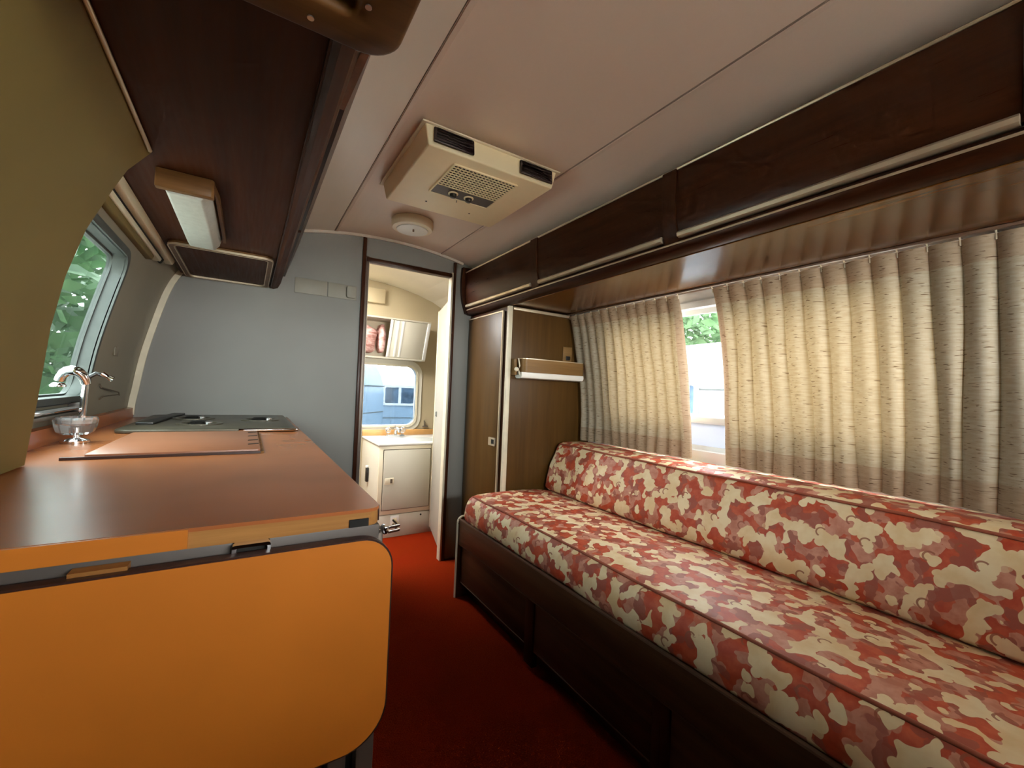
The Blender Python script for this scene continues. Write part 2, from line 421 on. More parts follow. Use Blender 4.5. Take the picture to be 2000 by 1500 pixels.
for s in (-1, 1):
    of = s*SE; z = ceil_z(of)
    m = MB(); cx = XC+of
    m.prism([(cx-.010, z+.002), (cx-.007, z-.004), (cx+.007, z-.004), (cx+.010, z+.002)], 'y', YF, YB-.004)
    o = m.build('trim_%d' % (1 if s < 0 else 2), M['ceil'], None, smooth=30)
    struct(o, 'thin seam strip along the ceiling on the %s side' % ('kitchen' if s < 0 else 'couch'))
    MB().box(cx-.0125, cx-.010, YF, YB-.004, z-.0022, z+.004).build('seam_groove', M['bark' if s < 0 else 'seam'], o)
cr_ = structE('ceiling_rear', 'pale cream washroom ceiling')
ceil_panel(-HWT-.004, HWT+.004, YB+.03, YR+.35, (-.80, -.20, 2.66, 3.30)).build('ceiling_panel', M['bathwall'], cr_, smooth=40)

def prof_poly(xa, xb, zlo=0.0):
    """outline of the trailer section between x = xa and xb, above zlo"""
    top = []
    for i in range(41):
        x = xa+(xb-xa)*i/40
        top.append((x, ceil_z(x-XC) if abs(x-XC) < HWT else ZW))
    return [(xa, zlo), (xb, zlo)] + top[::-1]
def full_side(side, xin):
    pts = [(xin, 0)]
    zs = lin(0, ZW, 30); pts += [(WX(side, z), z) for z in zs]
    xs = lin(XC+side*HWT, xin, 24); pts += [(x, ceil_z(x-XC)) for x in xs[1:]]
    return pts
DL, DR, DT = .556, 1.100, 1.842
bk = structE('wall_back', 'blue grey vinyl partition with the washroom doorway', (XC, YB, 0))
MB().prism(full_side(-1, DL), 'y', YB, YB+.03).build('partition_panel', M['bulkhead'], bk)
MB().prism(full_side(1, DR), 'y', YB, YB+.03).build('partition_panel', M['bulkhead'], bk)
MB().prism(prof_poly(DL, DR, DT), 'y', YB, YB+.03).build('header_panel', M['bulkhead'], bk)
FW = (.22, 1.60, 1.03, 1.66)
fx0, fx1 = WX(-1, .5)-.05, WX(1, .5)+.05
struct(MB().box(fx0, fx1, YF-.02, YF, 0, FW[2]).box(fx0, FW[0], YF-.02, YF, FW[2], FW[3]).box(FW[1], fx1, YF-.02, YF, FW[2], FW[3])
       .box(fx0, fx1, YF-.02, YF, FW[3], 2.08).build('wall_front', M['wall']), 'cream end wall behind the viewer')
struct(MB().box(WX(-1, .7)+.01, WX(1, .7)-.01, -.84, -.78, 0, 1.20).build('shade_board_low', M['walnut_z']), 'half height wooden board added behind the viewer to shade the drop leaf and floor')  # unseen blocker, added to darken the lower drop leaf and near floor
struct(MB().box(WX(-1, 1.6)+.01, .04, -.92, -.86, 0, 1.66).build('shade_board_tall', M['walnut_z']), 'tall wooden board added behind the viewer to shade one side of the drop leaf')  # unseen blocker, added to keep end window light off the leaf's left half
# washroom end wall, with window opening
RW = (.38, 1.262, .772, 1.285)
m = MB(); X0, X1 = WX(-1, .7)-.05, WX(1, .7)+.05
m.box(X0, RW[0], YR, YR+.04, 0, 2.06).box(RW[1], X1, YR, YR+.04, 0, 2.06).box(RW[0], RW[1], YR, YR+.04, 0, RW[2]).box(RW[0], RW[1], YR, YR+.04, RW[3], 2.06)
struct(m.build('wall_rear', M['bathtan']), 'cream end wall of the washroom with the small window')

# trims on the partition
tl = MB().box(DL-.024, DL-.004, YB-.016, YB, 0, 1.966).build('trim_3', M['walnut_z'], bevel=.003); struct(tl, 'dark walnut post on the kitchen side of the washroom doorway')
MB().box(DL-.004, DL+.014, YB-.010, YB+.05, 0, DT+.02).build('jamb_face', M['post'], tl, bevel=.002)
MB().box(DL+.014, DL+.018, YB-.004, YB+.05, 0, DT).build('light_edge', M['trimcream'], tl)
trr = MB().box(DR+.004, DR+.022, YB-.016, YB, 0, 1.93).build('trim_4', M['walnut_z'], bevel=.003); struct(trr, 'dark walnut post on the wardrobe side of the washroom doorway')
MB().box(DR-.010, DR+.004, YB-.012, YB+.035, 0, DT+.02).build('light_edge', M['trimcream'], trr, bevel=.002)
struct(MB().box(DL, DR, YB-.012, YB+.035, DT-.012, DT+.014).build('trim_5', M['walnut_x'], bevel=.003), 'dark wooden head trim over the washroom doorway')
# light trim where the partition meets the roof and where it meets the curved wall
def along(fn, ts, wdt):
    m = MB()
    pts = [fn(t) for t in ts]
    for (a, b) in zip(pts, pts[1:]):
        m.add([(a[0], YB, a[1]), (b[0], YB, b[1]), (b[2], YB, b[3]), (a[2], YB, a[3]),
               (a[0], YB-.012, a[1]), (b[0], YB-.012, b[1]), (b[2], YB-.012, b[3]), (a[2], YB-.012, a[3])],
              [(0, 1, 2, 3), (4, 7, 6, 5), (0, 4, 5, 1), (3, 2, 6, 7)])
    return m
struct(along(lambda x: (x, ceil_z(x-XC)-.001, x, ceil_z(x-XC)-.016), lin(.20, 1.17, 30), .02).build('trim_6', M['ceil_side'], smooth=30), 'pale strip between the grey partition and the ceiling')
struct(along(lambda z: (WX(-1, z)+.001, z, WX(-1, z)+.026, z), lin(.93, 1.63, 26), .02).build('trim_7', M['trimcream'], smooth=30), 'curved cream strip between the grey partition and the kitchen wall')

# ------------------------------------------------------------------ windows
def curved_ring(side, outer, inner, d0, d1):
    n = len(outer); m = MB()
    vs = [(WX(side, p[1], d), p[0], p[1]) for d in (d0, d1) for poly in (outer, inner) for p in poly]; fs = []
    for i in range(n):
        j = (i+1) % n
        fs += [(i, j, n+j, n+i), (2*n+i, 3*n+i, 3*n+j, 2*n+j), (i, 2*n+i, 2*n+j, j), (n+i, n+j, 3*n+j, 3*n+i)]
    return m.add(vs, fs)
def curved_pane(side, y0, y1, z0, z1, d):
    m = MB()
    for dd in (d, d+.004):
        m.grid(lambda y, z: (WX(side, z, dd), y, z), [y0, y1], lin(z0, z1, 14))
    return m
def side_window(name, label, side, W, fr, fm, r=.06, depth=.055):
    e = structE(name, label, (WX(side, W[2]), (W[0]+W[1])/2, W[2]))
    inner = rr(W[0]+.004, W[1]-.004, W[2]+.004, W[3]-.004, r, 8, sub=8)
    outer = rr(W[0]-fr, W[1]+fr, W[2]-fr, W[3]+fr, r+fr, 8, sub=8)
    curved_ring(side, outer, inner, -.008, .001).build('frame', M[fm], e, smooth=40)
    inner2 = rr(W[0]+.004, W[1]-.004, W[2]+.004, W[3]-.004, r, 8, sub=8); out2 = rr(W[0]-.004, W[1]+.004, W[2]-.004, W[3]+.004, r, 8, sub=8)
    curved_ring(side, out2, inner2, -.002, depth).build('reveal', M[fm], e, smooth=40)
    o3 = rr(W[0], W[1], W[2], W[3], r, 8, sub=8); sw = .026 if side > 0 else .010
    i3 = rr(W[0]+sw, W[1]-sw, W[2]+sw, W[3]-sw, r*.7, 8, sub=8)
    curved_ring(side, o3, i3, depth-.014, depth).build('sash', M[fm], e, smooth=40)
    curved_pane(side, W[0]+.01, W[1]-.01, W[2]+.01 if side < 0 else 1.03, W[3]-.01, depth-.008).build('pane', M['tint_kitchen' if side < 0 else 'tint'], e, smooth=40)
    return e
w1 = side_window('window_1', 'wide window behind the slub curtains above the couch', 1, W1, .022, 'wall_white', .05, .05)
MB().prism([(WX(1, z)+d, z) for z, d in ((.99, .03), (.985, .048), (1.035, .048), (1.03, .03), (1.02, .022), (1.0, .022))], 'y', W1[0]+.006, W1[1]-.006).build('middle_bar', M['wall_white'], w1, bevel=.002)
curved_pane(1, W1[0]+.01, W1[1]-.01, W1[2]+.01, .99, .036).build('frosted_pane', M['milk'], w1, smooth=40)
w2 = side_window('window_2', 'kitchen window with rounded corners and green trees outside', -1, W2, .014, 'frame', .065, .044)
# operator bar under the kitchen window
m = MB().tube([(WX(-1, 1.01)+.02, y, 1.006) for y in lin(1.25, 1.80, 3)], .007)
hb = m.build('window_bar', M['chrome'], w2, smooth=60)
MB().box(WX(-1, 1.0)-.004, WX(-1, 1.0)+.03, 1.77, 1.83, .992, 1.02).build('bar_clip', M['greymetal'], hb, bevel=.003)
MB().box(WX(-1, 1.0)-.004, WX(-1, 1.0)+.025, 1.25, 1.86, .985, .996).build('bar_plate', M['steel'], hb, bevel=.002)
curved_ring(-1, rr(W2[0]-.018, W2[1]+.018, W2[2]-.018, W2[3]+.018, .08, 8, sub=8), rr(W2[0]-.0135, W2[1]+.0135, W2[2]-.0135, W2[3]+.0135, .0785, 8, sub=8), -.005, .001).build('seal', M['black'], w2)
# washroom window
w3 = structE('window_3', 'small rounded washroom window showing campers outside', ((RW[0]+RW[1])/2, YR, RW[2]))
RR = lambda d, r: rr(RW[0]+d, RW[1]-d, RW[2]+d, RW[3]-d, r, 8)
MB().ring(RR(-.05, .12), RR(.003, .075), 'y', YR-.008, YR).build('frame', M['cream'], w3)
MB().ring(RR(-.012, .085), RR(.006, .075), 'y', YR-.016, YR-.006).build('bead', M['trimcream'], w3, smooth=40)
MB().ring(RR(-.002, .075), RR(.003, .075), 'y', YR-.006, YR+.045).build('reveal', M['alu'], w3, smooth=40)
MB().box(RW[0]+.005, RW[1]-.005, YR+.03, YR+.034, RW[2]+.005, RW[3]-.005).build('pane', M['tint_rear'], w3)
w4 = structE('window_4', 'end window behind the viewer', (.7, YF, FW[2]))
MB().ring(rr(FW[0]-.04, FW[1]+.04, FW[2]-.04, FW[3]+.04, .06), rr(FW[0]+.005, FW[1]-.005, FW[2]+.005, FW[3]-.005, .05), 'y', YF-.03, YF+.01).build('frame', M['alu'], w4)
MB().box(FW[0], FW[1], YF-.016, YF-.012, FW[2], FW[3]).build('pane', M['glass'], w4)

# beige inner lining on the near kitchen wall (runs along the trailer, ends short of the window)
YL = 1.222
lp = [(-.368, .922), (-.355, 1.053), (-.343, 1.199), (-.326, 1.307), (-.300, 1.409), (-.262, 1.505), (-.241, 1.553), (-.203, 1.604)]
lpd = []
for a, b in zip(lp, lp[1:]): lpd += [(a[0]+(b[0]-a[0])*t, a[1]+(b[1]-a[1])*t) for t in (0, .5)]
lpd.append(lp[-1])
poly = lpd + [(-.300, 1.604)] + [(WX(-1, z)+.004, z) for z in lin(1.57, .922, 14)]
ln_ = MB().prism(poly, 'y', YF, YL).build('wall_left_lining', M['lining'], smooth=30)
struct(ln_, 'smooth beige lining panel on the near kitchen wall, cut off short of the window')
MB().tube([(-.2025, y, 1.5995) for y in lin(-.2, YL-.02, 4)], .0042, 8).build('welt_cord', M['gold'], ln_, smooth=60)

# ------------------------------------------------------------------ couch
cb = thing('couch_base', 'dark walnut couch base with drawers along the right wall', 'couch', (1.4, .75, 0))
SY0, SY1 = -.75, 2.055
SXF = .987
MB().box(SXF, 1.012, SY0, SY1, .286, .414).build('top_rail', M['walnut_couch'], cb, bevel=.002)
MB().box(SXF-.0015, SXF+.010, SY0, SY1, .412, .4175).build('rail_edge', M['brownedge'], cb)
MB().box(SXF-.001, SXF+.010, SY0, SY1, .283, .287).build('rail_edge', M['walnut_couch'], cb)
MB().box(1.012, 1.85, SY0, 2.036, .395, .412).build('seat_deck', M['walnut_couch'], cb)
MB().box(1.055, 1.075, SY0, SY1, .0, .29).build('toe_kick', M['walnut_couch'], cb)
ep = MB().prism(rr(SXF-.002, 1.226, 0, .424, .03, 5, (0.001, 0.001, .001, 1)), 'y', SY1, SY1+.018).build('end_panel', M['walnut_z'], cb, smooth=30)
pth = [(SXF-.003, SY1+.009, .0)] + [(SXF-.003, SY1+.009, .392)] + [(SXF+.027-.03*math.cos(a), SY1+.009, .396+.03*math.sin(a)) for a in lin(0, PI/2, 6)] + [(1.222, SY1+.009, .426)]
MB().tube(pth, .0065, 8).build('edge_trim', M['trimcream'], ep, smooth=60)
yd = [(1.425, 2.045), (.79, 1.362), (.09, .728), (-.60, .03)]
for a, b in yd:
    d = MB().box(1.000, 1.020, a, b, .088, .280).build('drawer', M['walnut_couch'], cb, bevel=.003)
    MB().box(.9985, 1.004, a+.004, b-.004, .086, .090).build('drawer_edge', M['brownedge'], d)
for a, b in ((1.362, 1.425), (.728, .79), (.03, .09)):
    MB().box(.996, 1.022, a+.002, b-.002, .02, .285).build('stile', M['walnut_z'], cb, bevel=.002)

def profile_solid(prof, y0, y1, round_ends=.03, ny=40, bulge=0.0, seams=()):
    """closed (x,z) section swept along y, drawn in at the ends; returns MB and a uv function by arc length"""
    cx = sum(p[0] for p in prof)/len(prof); cz = sum(p[1] for p in prof)/len(prof)
    m = MB(); ys = []
    for k in range(5): ys.append(y0+round_ends*(1-math.cos(k/4*PI/2)))
    ys += lin(y0+round_ends, y1-round_ends, ny)[1:-1]
    for k in range(5): ys.append(y1-round_ends*(1-math.sin(k/4*PI/2)))
    n = len(prof)
    arc = [0]
    for a, b in zip(prof, prof[1:]): arc.append(arc[-1]+math.hypot(b[0]-a[0], b[1]-a[1]))
    vs = []
    for y in ys:
        t = min(1, (y-y0)/round_ends, (y1-y)/round_ends); ins = round_ends*(1-math.sqrt(max(0, 1-(1-t)**2)))
        for (x, z) in prof:
            L = math.hypot(x-cx, z-cz); q = max(0, (L-ins*.8)/L)
            wv = bulge*math.sin(y*9.1+x*6)*math.sin(y*3.7+1)
            vs.append((cx+(x-cx)*q, y, cz+(z-cz)*q+wv))
    fs = []
    for i in range(len(ys)-1):
        for k in range(n): fs.append((i*n+k, i*n+(k+1) % n, (i+1)*n+(k+1) % n, (i+1)*n+k))
    fs += [tuple(range(n-1, -1, -1)), tuple(range((len(ys)-1)*n, len(ys)*n))]
    m.add(vs, fs)
    def uv(co, f):
        best = 0; bd = 9
        for k in range(n-1):
            a, b = prof[k], prof[k+1]; dx, dz = b[0]-a[0], b[1]-a[1]; l2 = dx*dx+dz*dz
            t = max(0, min(1, ((co.x-a[0])*dx+(co.z-a[1])*dz)/l2)); d = math.hypot(co.x-a[0]-dx*t, co.z-a[1]-dz*t)
            if d < bd: bd = d; best = arc[k]+t*math.sqrt(l2)
        return (co.y, best)
    return m, uv
sp = [(1.0, .418), (.993, .43), (.990, .455), (.994, .485), (1.003, .512), (1.016, .532), (1.032, .543), (1.06, .549), (1.12, .553), (1.22, .554), (1.34, .550), (1.44, .543), (1.54, .530), (1.60, .515), (1.61, .47), (1.60, .424), (1.5, .418), (1.2, .418)]
m, uv = profile_solid(sp, SY0+.02, 2.028, .035, 44, .003)
seat = tag(m.build('seat_cushion', M['print'], smooth=60, uvfn=uv), 'long flat seat cushion in red, mauve and cream scroll print', 'cushion')
def piping(par, x, z, y0, y1, name='piping'):
    return MB().tube([(x, y, z+.003*math.sin(y*9.1+x*6)*math.sin(y*3.7+1)) for y in lin(y0, y1, 40)], .0048, 8).build(name, M['piping'], par, smooth=60)
piping(seat, 1.034, .5455, SY0+.06, 1.995)
bp = [(1.545, .535), (1.53, .55), (1.537, .60), (1.556, .68), (1.578, .745), (1.595, .785), (1.612, .806), (1.64, .815), (1.70, .816), (1.77, .814), (1.835, .811), (1.850, .79), (1.850, .60), (1.83, .545), (1.70, .535)]
bp = [(x-.012 if z < .7 and x < 1.6 else x, z) for x, z in bp]
m, uv = profile_solid(bp, SY0+.02, 2.028, .03, 44, .002)
uv2 = lambda co, f, g=uv: (g(co, f)[0]+.37, g(co, f)[1]+.83)
back = tag(m.build('back_cushion', M['print'], smooth=60, uvfn=uv2), 'long sloping back cushion in scroll print below the curtains', 'cushion')
piping(back, 1.605, .803, SY0+.06, 1.99)
# the couch's back support behind the cushion
MB().box(1.70, 1.84, SY0, 2.036, .412, .530).build('back_board', M['walnut_y'], cb)

# ------------------------------------------------------------------ wardrobe
YW = 2.041; XW = 1.238
wd = thing('wardrobe', 'brown wood wardrobe with a tall door at the end of the couch', 'wardrobe', (1.5, 2.3, 0))
ZT = 1.592
sidep = MB(); zs = lin(.02, ZT, 24)
sidep.prism([(XW+.012, .02)] + [(WX(1, z)-.003, z) for z in zs] + [(XW+.012, ZT)], 'y', YW, YW+.018)
sidep.build('side_panel', M['wardrobe'], wd)
MB().box(XW+.006, XW+.024, YW+.018, YB-.002, 0.02, ZT).build('face_frame', M['walnut_z'], wd)
MB().box(XW-.006, XW+.020, YW-.006, YW+.016, .43, ZT).build('corner_trim', M['trimcream'], wd, bevel=.003)
MB().box(XW+.024, 1.665, YW-.010, YW+.002, ZT-.020, ZT-.003).build('top_trim', M['gold'], wd, bevel=.003)
wdr = MB().box(XW-.006, XW+.008, 2.105, YB-.012, .10, 1.568).build('door', M['wardrobe'], wd, bevel=.002)
MB().box(XW-.009, XW+.002, 2.098, 2.106, .10, 1.572).build('door_edge', M['gold'], wdr)
MB().box(XW-.009, XW+.002, 2.106, YB-.012, 1.566, 1.573).build('door_edge', M['gold'], wdr)
lt = MB().ring(rr(2.128, 2.205, .785, .832, .004, 2), rr(2.138, 2.172, .795, .822, .003, 2), 'x', XW-.012, XW-.004).build('latch', M['alu'], wdr)
MB().box(XW-.010, XW-.006, 2.176, 2.20, .795, .822).build('latch_button', M['trimcream'], lt, bevel=.002)
MB().box(XW-.0075, XW-.0055, 2.137, 2.173, .794, .823).build('latch_recess', M['darkgap'], lt)
# lamp with wooden valance on the wardrobe side
wl = thing('wall_light', 'wooden valance light with white tube on the wardrobe side', 'light', (1.5, YW, 1.19))
MB().prism(rr(1.292, 1.745, 1.955, YW-.002, .03, 5, (1, 1, .002, .002)), 'z', 1.218, 1.292).build('valance', M['oak'], wl, smooth=40)
MB().prism(rr(1.296, 1.742, 1.958, YW-.004, .028, 5, (1, 1, .002, .002)), 'z', 1.292, 1.297).build('valance_top', M['gold'], wl, smooth=40)
MB().prism([(1.968, 1.218), (1.966, 1.20), (1.974, 1.187), (1.992, 1.182), (2.02, 1.183), (2.036, 1.19), (2.036, 1.218)], 'x', 1.290, 1.742).build('tube_lens', M['white_plastic'], wl, smooth=40)
br = MB().box(1.262, 1.275, 1.995, YW-.002, 1.20, 1.292).build('end_bracket', M['oak'], wl, bevel=.003)
MB().tube([(1.276, 1.985, 1.294), (1.279, 1.975, 1.25), (1.275, 1.978, 1.225), (1.285, 1.985, 1.205)], .004, 8).build('bracket_wire', M['trimcream'], wl, smooth=60)
MB().lathe([(0.001, -.014), (.011, -.008), (.013, 0), (.009, .008), (.001, .012)], (1.264, 1.985, 1.232), 14, 'y').build('bracket_knob', M['trimcream'], br, smooth=60)
ou = thing('wall_socket', 'small ivory socket plate beside the edge of the curtain', 'socket', (1.66, YW, 1.30))
MB().box(1.63, 1.70, YW-.007, YW-.0005, 1.303, 1.395).build('plate', M['oak'], ou, bevel=.003)
MB().box(1.652, 1.685, YW-.011, YW-.006, 1.312, 1.338).build('socket', M['black'], ou, bevel=.002)

# ------------------------------------------------------------------ overhead locker above the couch
ol = thing('overhead_locker', 'dark walnut overhead locker with long doors above the couch', 'cabinet', (1.45, .9, 1.6))
LY0, LY1 = -.75, YB-.004
fp = [(1.186, 1.928), (1.183, 1.88), (1.180, 1.82), (1.182, 1.75), (1.190, 1.69), (1.203, 1.645)]
MB().box(1.252, 1.735, LY0, LY1, 1.598, 1.612).build('soffit', M['soffit'], ol)
low = [(1.203, 1.640), (1.196, 1.628), (1.200, 1.612), (1.214, 1.600), (1.252, 1.596), (1.262, 1.604), (1.262, 1.640)]
MB().prism(low, 'y', LY0, LY1).build('bottom_rail', M['walnut_y'], ol, smooth=40)
MB().tube([(1.1975, LY0, 1.627), (1.1975, LY1, 1.627)], .0035, 6).build('rail_bead', M['gold'], ol)
MB().tube([(1.250, LY0, 1.5955), (1.250, LY1, 1.5955)], .0025, 6).build('rail_bead', M['soffit'], ol)
top = [(1.186, 1.866), (1.186, 1.876), (1.244, 1.882), (1.244, ceil_z(.541)-.004), (1.27, ceil_z(.567)-.004), (1.27, 1.866)]
MB().prism(top, 'y', LY0, LY1).build('top_rail', M['walnut_y'], ol)
MB().tube([(1.183, LY0, 1.873), (1.183, LY1, 1.873)], .0042, 6).build('top_bead', M['gold'], ol)
def interp(pf, z):
    for a, b in zip(pf, pf[1:]):
        if b[1] <= z <= a[1]: return a[0]+(b[0]-a[0])*(a[1]-z)/(a[1]-b[1])
    return pf[-1][0]
for a, b in ((1.768, LY1-.03), (.966, 1.704), (.166, .908), (-.66, .106)):
    zs = lin(1.868, 1.648, 12)
    d = MB().prism([(interp(fp, z), z) for z in zs] + [(interp(fp, z)+.014, z) for z in zs[::-1]], 'y', a, b).build('door', M['walnut_y'], ol, smooth=40)
    pr = [(1.184+.004, 1.662), (1.178+.004, 1.655), (1.180+.004, 1.645), (1.196, 1.641), (1.212, 1.645), (1.206, 1.662)]
    MB().prism(pr, 'y', a+.004, b-.004).build('pull_strip', M['gold'], d, smooth=50)
for a, b in ((1.706, 1.766), (.910, .964), (.108, .164)):
    zs = lin(1.872, 1.630, 12)
    MB().prism([(interp(fp, z)-.006, z) for z in zs] + [(interp(fp, z)+.02, z) for z in zs[::-1]], 'y', a, b).build('divider', M['walnut_z'], ol, smooth=40)
zs = lin(1.905, 1.606, 16)
MB().prism([(interp(fp, z)-.024+ (0 if z > 1.65 else (1.65-z)*.35), z) for z in zs] + [(1.24, 1.60), (1.24, 1.905)], 'y', LY1-.028, LY1).build('end_moulding', M['walnut_z'], ol, smooth=40)
MB().box(1.262, 1.60, LY0, LY1, 1.613, 1.64).build('locker_floor', M['walnut_y'], ol)

# ------------------------------------------------------------------ curtains and track
def xcur(z): return WX(1, z)-.064
def curtain(name, label, y0, y1, npl, seed):
    rnd = random.Random(seed)
    e = thing(name, label, 'curtain', (1.75, (y0+y1)/2, .82), 'curtains over the couch window')
    Zt, Zb = 1.580, .822
    per = 14; us = lin(0, npl, npl*per+1)
    amp = [rnd.uniform(.75, 1.2) for _ in range(npl+2)]; ph = [rnd.uniform(-1, 1) for _ in range(npl+2)]; kink = [rnd.uniform(-1, 1) for _ in range(npl+2)]
    def pos(u, z):
        k = min(int(u), npl-1); f = u-k
        t = (Zt-z)/(Zt-Zb)
        def lerp(a): return a[k]*(1-f)+a[k+1]*f
        y = y0+(y1-y0)*u/npl
        y += lerp(ph)*.012*t*(1-abs(u/npl-.5)*1.6) + lerp(kink)*.008*math.sin(t*5+k*.7)*min(1, t*3)*(1 if 0 < u < npl else .4)
        a = (.013+.011*min(1, t*3))*(amp[k]*(1-f)+amp[k+1]*f)
        wv = abs(math.sin(PI*f))**.62 - .15*math.sin(2*PI*f)*t
        x = xcur(z) - a*wv + .006*math.sin(t*7+u*.9)*t
        return x, y
    def band(z0, z1, nz, us=us, off=0):
        zs = lin(z0, z1, nz); m = MB()
        arc = {}
        def fn(u, z):
            x, y = pos(u, z); return (x+off, y, z)
        m.grid(fn, us, zs); return m
    def uvf(co, f): return (co.y*1.9+co.x*.6, co.z)
    band(1.515, .905, 30, us[:8]).build('side_hem', M['curtain_hem'], e, smooth=70, uvfn=uvf)
    band(1.515, .905, 30, us[7:]).build('drape', M['curtain'], e, smooth=70, uvfn=uvf)
    band(Zt, 1.515, 6).build('header_band', M['curtain_hem'], e, smooth=70, uvfn=uvf)
    band(.905, Zb, 6).build('hem_band', M['curtain_hem'], e, smooth=70, uvfn=uvf)
    for k in range(npl+1):
        y = y0+(y1-y0)*k/npl
        MB().tube([(xcur(1.575)-.001, y, 1.565), (xcur(1.575)-.004, y, 1.581), (xcur(1.59)-.003, y, 1.587)], .0022, 5).build('hook', M['trimcream'], e)
    return e
curtain('curtain', 'narrow slub curtain between the wardrobe and the window gap', 1.252, 2.026, 12, 3)
curtain('curtain', 'wide slub curtain on the near side of the window gap', 1.082, -.40, 22, 9)
m = MB().box(xcur(1.59)-.008, xcur(1.59)+.004, -.5, 2.035, 1.589, 1.5975)
tk = tag(m.build('curtain_track', M['brownedge'], bevel=.002), 'thin metal curtain track under the overhead locker', 'curtain track')

# ------------------------------------------------------------------ kitchen counter
CZ = .92; CX1 = .186; CY0 = .664
kc = thing('kitchen_cabinet', 'taupe framed kitchen base cabinet under the countertop', 'cabinet', (-.1, 1.6, 0))
MB().box(-.40, .150, .74, YB-.003, .04, CZ-.042).build('carcass', M['walnut_z'], kc)
MB().box(-.40, .150, .78, YB-.003, 0, .04).build('plinth', M['walnut_y'], kc)
for i, (a, b) in enumerate(((.172, .200), (.132, .160))):
    MB().box(a, b, .700 + i*.012, .745, 0, CZ-.045).build('corner_post', M['post'], kc, bevel=.004)
MB().box(.160, .172, .722, .745, 0, CZ-.045).build('post_groove', M['darkgap'], kc)
MB().box(.06, .128, .728, .745, 0, CZ-.045).build('end_stile', M['walnut_z'], kc, bevel=.002)
MB().tube([(.122, .722, .05), (.122, .722, .85)], .006, 8).build('chrome_rod', M['chrome'], kc, smooth=60)
MB().box(.150, .168, .75, YB-.004, .10, CZ-.05).build('face_panel', M['walnut_z'], kc)

ct = thing('countertop', 'russet brown laminate countertop with a plywood end along the kitchen wall', 'countertop', (-.1, 1.6, CZ-.04))
slab = rr(-.462, CX1, CY0, YB-.002, .022, 5, (.001, 1, .001, .001))
MB().prism(slab, 'z', CZ-.005, CZ).build('laminate_top', M['counter'], ct)
MB().prism([(x-.001 if x > 0 else x, y+.001 if y < 1 else y) for x, y in slab], 'z', CZ-.026, CZ-.005).build('core', M['ply'], ct)
MB().box(CX1-.001, CX1+.0015, CY0+.02, YB-.003, CZ-.026, CZ-.001).build('side_edge', M['darkband'], ct, bevel=.0008)
MB().box(-.44, -.055, CY0-.004, CY0+.002, CZ-.024, CZ-.0005).build('end_strip', M['orange'], ct)
MB().box(-.46, .184, CY0+.003, CY0+.03, CZ-.072, CZ-.0262).build('support_rail', M['greymetal'], ct, bevel=.002)
lts = MB().ring(rr(-.008, .036, CZ-.050, CZ-.026, .003, 2), rr(-.003, .032, CZ-.046, CZ-.030, .002, 2), 'y', CY0-.012, CY0+.006).build('slide_latch', M['chrome'], ct)
MB().box(-.004, .033, CY0-.002, CY0+.004, CZ-.047, CZ-.029).build('latch_hollow', M['darkgap'], lts)
MB().box(.138, .166, CY0-.0015, CY0+.004, CZ-.0255, CZ-.014).build('notch', M['darkgap'], ct)
# drop leaf hanging at the near end
LZ0, LZ1 = .578, .882
lf = MB().prism(rr(-.60, .196, LZ0, LZ1, .05, 10, (.001, .062, .045, .001)), 'y', .636, .652).build('drop_leaf', M['orange'], ct, smooth=30)
MB().ring(rr(-.602, .1985, LZ0-.0025, LZ1+.0025, .05, 10, (.001, .063, .047, .001)), rr(-.60, .196, LZ0, LZ1, .05, 10, (.001, .062, .045, .001)), 'y', .637, .653).build('leaf_edge_band', M['darkband'], lf, smooth=30)
for x in (-.158, ):
    MB().box(x, x+.05, .646, .664, LZ1-.001, LZ1+.007).build('leaf_hinge', M['ply'], lf)
m = MB().tube([(.198, .668, .886), (.216, .672, .886), (.216, .70, .886)], .0026, 6).tube([(.198, .668, .879), (.216, .672, .879), (.216, .70, .879)], .0026, 6)
m.build('end_bracket', M['chrome'], ct, smooth=60)
MB().box(.189, .197, .664, .682, .876, .889).build('bracket_block', M['chrome'], ct, bevel=.003)
# splashback
bs = [(WX(-1, z)+.004, z) for z in (CZ, .94, .965)] + [(WX(-1, .965)+.020, .962), (WX(-1, CZ)+.024, CZ)]
MB().prism(bs, 'y', 1.0, YB-.004).build('splashback', M['counter'], ct)
# lid over the sink
lid = thing('sink_lid', 'flat russet lid over the sink with small dark notches', 'lid', (-.15, 1.5, CZ))
MB().prism(rr(-.30, .036, 1.29, 1.765, .008, 3), 'z', CZ+.0005, CZ+.010).build('board', M['lid'], lid, bevel=.001)
MB().box(-.335, .036, 1.278, 1.287, CZ+.0005, CZ+.006).build('front_lip', M['darkband'], lid)
MB().box(.037, .044, 1.285, 1.77, CZ+.0005, CZ+.004).build('side_lip', M['ply'], lid)
for y in (1.40, 1.49, 1.60, 1.71):
    MB().prism([(.008, y-.012), (.034, y), (.034, y+.012), (.010, y)], 'z', CZ+.010, CZ+.0115).build('notch', M['black'], lid)

